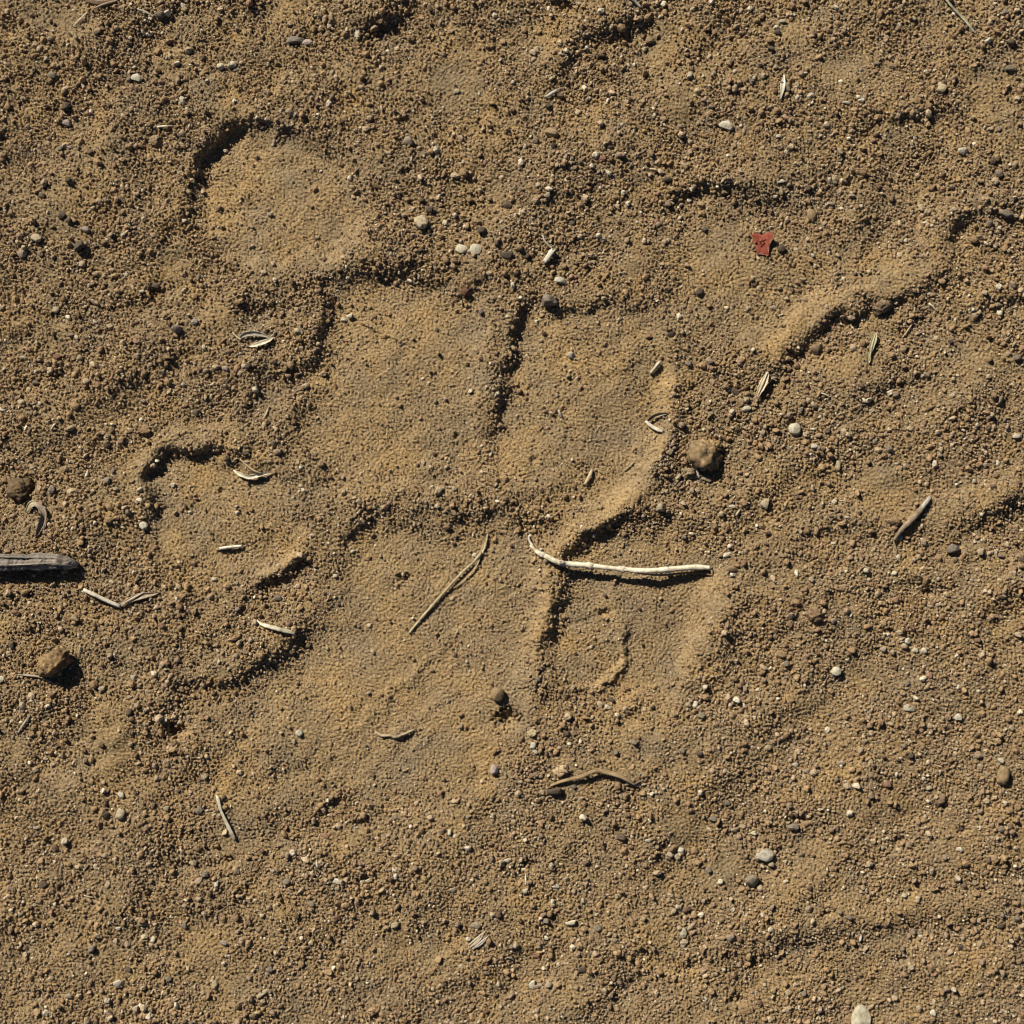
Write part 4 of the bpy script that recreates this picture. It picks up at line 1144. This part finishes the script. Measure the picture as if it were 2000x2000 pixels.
MORE = """455 127 16 15 w;366 213 13 12 w;342 74 11 10 w;101 147 17 14 g;128 208 20 17 d;168 449 19 14 l;72 465 23 16 p;43 494 18 16 p;120 420 16 14 d;134 430 14 12 g;134 353 15 13 d;115 237 16 14 t;130 240 15 14 l;76 300 10 10 w;
109 605 16 13 p;134 621 13 14 w;215 637 15 11 p;346 641 20 17 g;380 628 14 12 l;3 328 10 10 r;684 617 15 10 w;672 625 13 9 w;581 647 22 14 p;590 574 11 10 t;304 558 15 12 d;372 290 11 9 p;118 290 13 12 g;136 288 13 11 l;361 18 16 12 t;313 27 20 14 g;190 60 18 12 t;
1251 47 17 11 p;1270 80 20 16 t;1146 94 12 12 w;1041 102 13 14 p;1057 100 10 9 p;1130 7 12 8 p;1096 188 16 14 d;1072 207 15 13 d;1083 284 14 13 d;992 400 21 14 d;840 409 18 17 d;942 451 20 15 d;971 476 14 15 d;992 462 14 12 t;1030 500 11 12 d;1157 502 20 11 d;1273 299 12 16 t;1193 288 14 11 d;1175 310 18 11 r;1070 381 15 14 p;1052 362 13 11 p;1012 380 12 8 r;1302 351 20 11 d;1117 436 16 11 d;885 521 16 15 t;940 609 11 13 g;1313 652 18 15 d;1219 462 10 10 w;1329 528 10 9 p;946 180 11 9 p;892 178 12 9 p;890 240 11 8 w;912 355 11 10 w;938 322 10 8 p;760 298 13 9 p;825 392 13 11 d;
1516 54 15 10 w;1518 63 13 11 d;1528 41 18 8 p;1507 96 15 13 d;1786 36 12 10 p;1760 13 13 12 p;1963 24 14 12 g;1976 82 17 13 d;1974 135 24 12 g;1822 156 10 11 w;1764 118 10 7 w;1677 190 15 11 w;1653 200 15 6 w;1347 147 14 12 w;1713 125 11 13 g;1988 192 14 11 p;1882 293 21 15 w;1940 313 12 16 d;1546 287 15 10 p;1521 267 13 9 w;1554 319 13 8 p;1476 324 11 9 w;1526 354 12 7 w;1579 368 13 13 d;1624 399 13 10 g;1376 447 14 11 g;1758 417 9 8 w;1934 435 13 14 g;1952 451 18 9 t;1474 556 14 10 d;1367 572 18 15 d;1550 518 15 9 d;1510 601 15 9 p;1764 681 18 15 t;1925 674 11 8 w;1370 400 18 14 t;1631 240 11 8 p;1571 238 10 8 p;1800 250 10 9 p;1826 240 11 8 w;1690 378 11 10 g;
56 782 11 11 p;7 800 16 8 w;384 804 16 15 g;101 956 14 17 g;210 938 15 14 l;226 956 12 9 p;250 1001 16 14 g;308 998 9 10 d;440 719 12 10 l;485 715 13 13 d;280 784 16 11 g;571 1273 15 13 d;261 1322 11 12 w;3 1326 12 12 w;24 1260 11 20 d;418 1132 12 9 w;590 1087 15 13 g;36 1197 11 9 w;543 1168 15 12 g;463 1190 13 9 g;610 1007 11 10 p;150 660 12 10 p;480 885 18 10 d;535 865 13 15 g;
1293 934 11 8 p;1458 798 19 10 w;1490 845 14 12 p;1592 873 18 11 w;1586 855 13 9 p;1434 764 22 16 d;1749 770 18 12 t;1811 733 14 15 g;1778 837 14 11 p;1708 860 17 12 p;1737 876 12 14 g;1838 878 10 13 p;1987 853 20 12 w;1903 940 11 12 w;1749 900 9 9 w;1430 989 13 7 w;1637 909 12 20 p;1351 1043 12 9 w;1586 1132 13 12 p;1331 1175 9 9 w;1628 1212 14 12 p;1449 1264 11 10 w;1787 1270 13 10 w;1726 1268 15 12 p;1537 1298 15 15 g;1698 1009 9 9 w;1925 1155 13 10 w;1995 1092 11 14 d;1720 1060 9 9 p;1747 1119 13 9 w;1390 808 13 10 g;1345 710 15 12 g;1377 715 12 10 d;1440 838 12 12 d;1565 800 10 14 g;1988 700 16 14 g;1862 741 13 11 p;1924 798 11 9 w;1970 605 12 10 g;
252 1391 16 15 d;574 1450 10 14 p;400 1517 14 13 p;208 1591 16 17 d;389 1583 15 14 g;326 1579 14 13 p;400 1710 15 13 g;620 1690 9 17 w;656 1721 19 12 w;560 1722 17 13 g;609 1767 17 14 g;85 1728 18 14 d;295 1786 11 14 t;279 1804 18 9 w;232 1813 12 8 w;281 1831 12 11 w;190 1829 10 12 w;134 1945 14 11 p;178 1853 17 14 g;438 1843 18 12 l;420 1923 13 18 p;496 1983 18 12 t;527 1894 13 11 g;266 1970 14 15 p;72 1617 17 9 p;36 1546 15 10 p;359 1807 12 15 g;299 1835 12 13 w;251 1895 16 11 d;330 1912 14 11 g;425 1768 13 11 t;580 1790 9 12 d;394 1795 10 8 w;200 1345 16 11 p;306 1521 10 12 p;
1108 1434 16 14 d;1193 1367 14 10 d;1041 1456 15 14 w;1046 1470 13 10 w;1121 1537 13 9 g;1030 1661 10 11 w;992 1680 16 9 w;1085 1731 16 9 w;1027 1740 11 12 w;1079 1762 9 12 w;1204 1713 9 8 w;1139 1760 13 15 p;929 1807 18 14 p;771 1807 20 12 p;1067 1800 17 13 g;1168 1813 18 13 g;1201 1836 17 10 p;1336 1840 16 11 p;1049 1867 17 9 r;1072 1925 15 13 p;974 1923 12 13 p;1137 1894 17 14 d;920 1590 11 8 d;849 1497 9 9 d;878 1626 9 13 w;1309 1671 15 14 p;1324 1674 14 14 p;1268 1641 15 8 w;693 1616 15 8 w;720 1720 12 10 w;1023 1700 13 10 w;928 1710 15 10 t;1088 1800 10 9 p;1065 1832 12 9 w;1203 1470 12 10 g;1333 1468 13 13 g;1088 1577 9 9 w;1240 1450 13 11 g;886 1738 14 11 p;1259 1690 12 10 t;660 1735 12 10 p;745 1800 11 10 g;1000 1850 12 10 g;1130 1850 13 12 t;
1871 1401 14 15 w;1358 1376 12 14 w;1440 1369 18 16 w;1371 1398 17 13 g;1555 1493 14 10 w;1700 1488 10 16 p;1367 1472 16 10 d;1780 1477 14 11 d;1766 1458 13 11 g;1642 1490 16 10 p;1407 1722 14 11 w;1394 1601 18 14 g;1474 1627 17 9 w;1436 1620 17 11 p;1956 1619 13 12 g;1938 1612 10 12 t;1878 1619 16 10 d;1756 1633 15 17 d;1874 1659 12 10 w;1916 1644 10 10 w;1809 1735 9 9 w;1766 1749 13 9 w;1659 1793 14 13 g;1715 1814 12 10 d;1427 1831 17 14 p;1494 1842 9 11 w;1507 1800 17 9 g;1876 1849 13 10 d;1956 1809 14 10 d;1842 1843 11 9 d;1762 1866 24 9 p;1822 1978 11 13 w;1570 1941 13 11 g;1325 1874 9 8 w;1861 1368 11 9 w;1740 1415 13 9 p;1977 1422 15 12 p;1576 1505 16 10 p;1500 1460 13 11 p;1690 1447 12 9 p;1815 1540 13 10 p;1920 1548 9 10 w;1692 1622 12 9 p;1420 1568 11 12 g;1330 1660 15 10 w;1600 1590 12 9 t;1860 1630 11 8 d;1640 1710 10 8 w;1385 1700 14 12 g;1550 1700 11 9 t"""
for e in MORE.replace('\n', '').split(';'):
    a = e.split()
    if a and max(float(a[2]), float(a[3])) >= 11.5:
        PEB.append((float(a[0]), float(a[1]), float(a[2]), float(a[3]), a[4], None))
LAND = [('the upper left toe print', 540, 390), ('the left middle toe print', 790, 740), ('the right middle toe print', 1130, 780), ('the red chip', 1488, 475),
        ('the left toe print', 440, 1000), ('the main pad print', 820, 1280), ('the lower right toe print', 1240, 1180), ('the grey wooden stick', 60, 1097), ('the big sand-crusted brown stone', 112, 1290),
        ('the V-shaped straw', 235, 1175), ('the lumpy sand-covered stone', 1380, 884), ('the white blocky stone', 1418, 245), ('the large tan pebble at the top', 1079, 260),
        ('the two white flat pebbles', 915, 487), ('the dark grey stone', 1071, 587), ('the brown pointed husk', 1487, 755), ('the split wood splinter', 1780, 1015), ('the flat brown clod', 1592, 1200),
        ('the tan wedge-shaped stone', 1959, 1514), ('the greenish-white stone', 1496, 1671), ('the sand-dusted root', 1160, 1512), ('the slender white straw at lower left', 440, 1600),
        ('the bright white pebble at bottom left', 232, 1920), ('the straw bundle', 938, 1835), ('the crooked brown twig', 772, 1434), ('the curled bark at the top', 195, 6), ('the elongated mauve-brown stone', 586, 80),
        ('the cream split husk', 505, 664), ('the white leaf sliver', 1526, 174), ('the greenish straw at top right', 1870, 30), ('the low ridge at bottom right', 1750, 1800), ('the large flat white stone', 1682, 1985),
        ('the dark clod at left', 38, 958), ('the narrow yellow-green leaf', 1703, 680), ('the pale grey stone at the right edge', 1967, 417), ('the round white pebble at lower right', 1633, 1311), ('the shaded dip at the top', 780, 30)]
buckets = {}
made = []
prng = np.random.default_rng(99)
for i, (x, y, w, h, k, lab) in enumerate(PEB):
    cname, c = CN[k]
    rnd = lab is not None and ('round' in lab or 'egg' in lab or 'seed' in lab)
    me = ROUND[i % 3] if rnd else STONES[i % 9]
    o = bpy.data.objects.new('pebble', me)
    COL.objects.link(o)
    flatness = 0.42 if lab and ('flat' in lab or 'slab' in lab) else prng.uniform(0.60, 0.9)
    rz = 0.5 * min(w, h) * flatness * (1.15 if k in 'dg' else 1.0)
    grow = 1.06
    o.scale = (0.5 * w * S * grow, 0.5 * h * S * grow, rz * S)
    tilt_z = prng.uniform(-0.25, 0.25)
    if lab and ('slanting' in lab):
        tilt_z = math.radians(32)
        o.scale = (0.58 * w * S, 0.5 * h * S, rz * S)
    o.rotation_euler = (prng.uniform(-0.15, 0.15), prng.uniform(-0.15, 0.15), tilt_z)
    z = hs(x, y) + rz * (0.62 if w > 18 else 0.5) + 0.8
    px = 1000 + (x - 1000) * (1 - z * S / CAMH)
    py = 1000 + (y - 1000) * (1 - z * S / CAMH)
    o.location = W(px, py, z)
    jit = math.exp(prng.normal(0, 0.10))
    o.color = (c[0] * jit, c[1] * jit, c[2] * jit * prng.uniform(0.92, 1.06), 1)
    made.append(o)
    if lab:
        tag(o, lab, 'stone' if max(w, h) >= 28 else 'pebble', 'pebbles scattered over the sand')
        continue
    size = 'tiny' if max(w, h) < 13 else 'small'
    d2 = [(math.hypot(x - lx, y - ly), ln, x - lx, y - ly) for ln, lx, ly in LAND]
    dist, ln, dx, dy = min(d2)
    if 'print' in ln and dist < 110:
        rel = 'inside'
    elif abs(dx) > 1.6 * abs(dy):
        rel = 'right of' if dx > 0 else 'left of'
    elif abs(dy) > 1.6 * abs(dx):
        rel = 'below' if dy > 0 else 'above'
    else:
        rel = ('below' if dy > 0 else 'above') + (' and right of' if dx > 0 else ' and left of')
    buckets.setdefault((size, cname, rel, ln), []).append((dist, o))
ORD = ['nearest', 'second nearest', 'third nearest', 'fourth nearest', 'fifth nearest', 'sixth nearest', 'seventh nearest', 'eighth nearest']
for (size, cname, rel, ln), L in buckets.items():
    L.sort(key=lambda q: q[0])
    for j, (dist, o) in enumerate(L):
        pre = '' if len(L) == 1 else ORD[j] + ' '
        tag(o, f'{pre}{size} {cname} pebble {rel} {ln}', 'pebble', 'pebbles scattered over the sand')
print('pebbles', len(made))
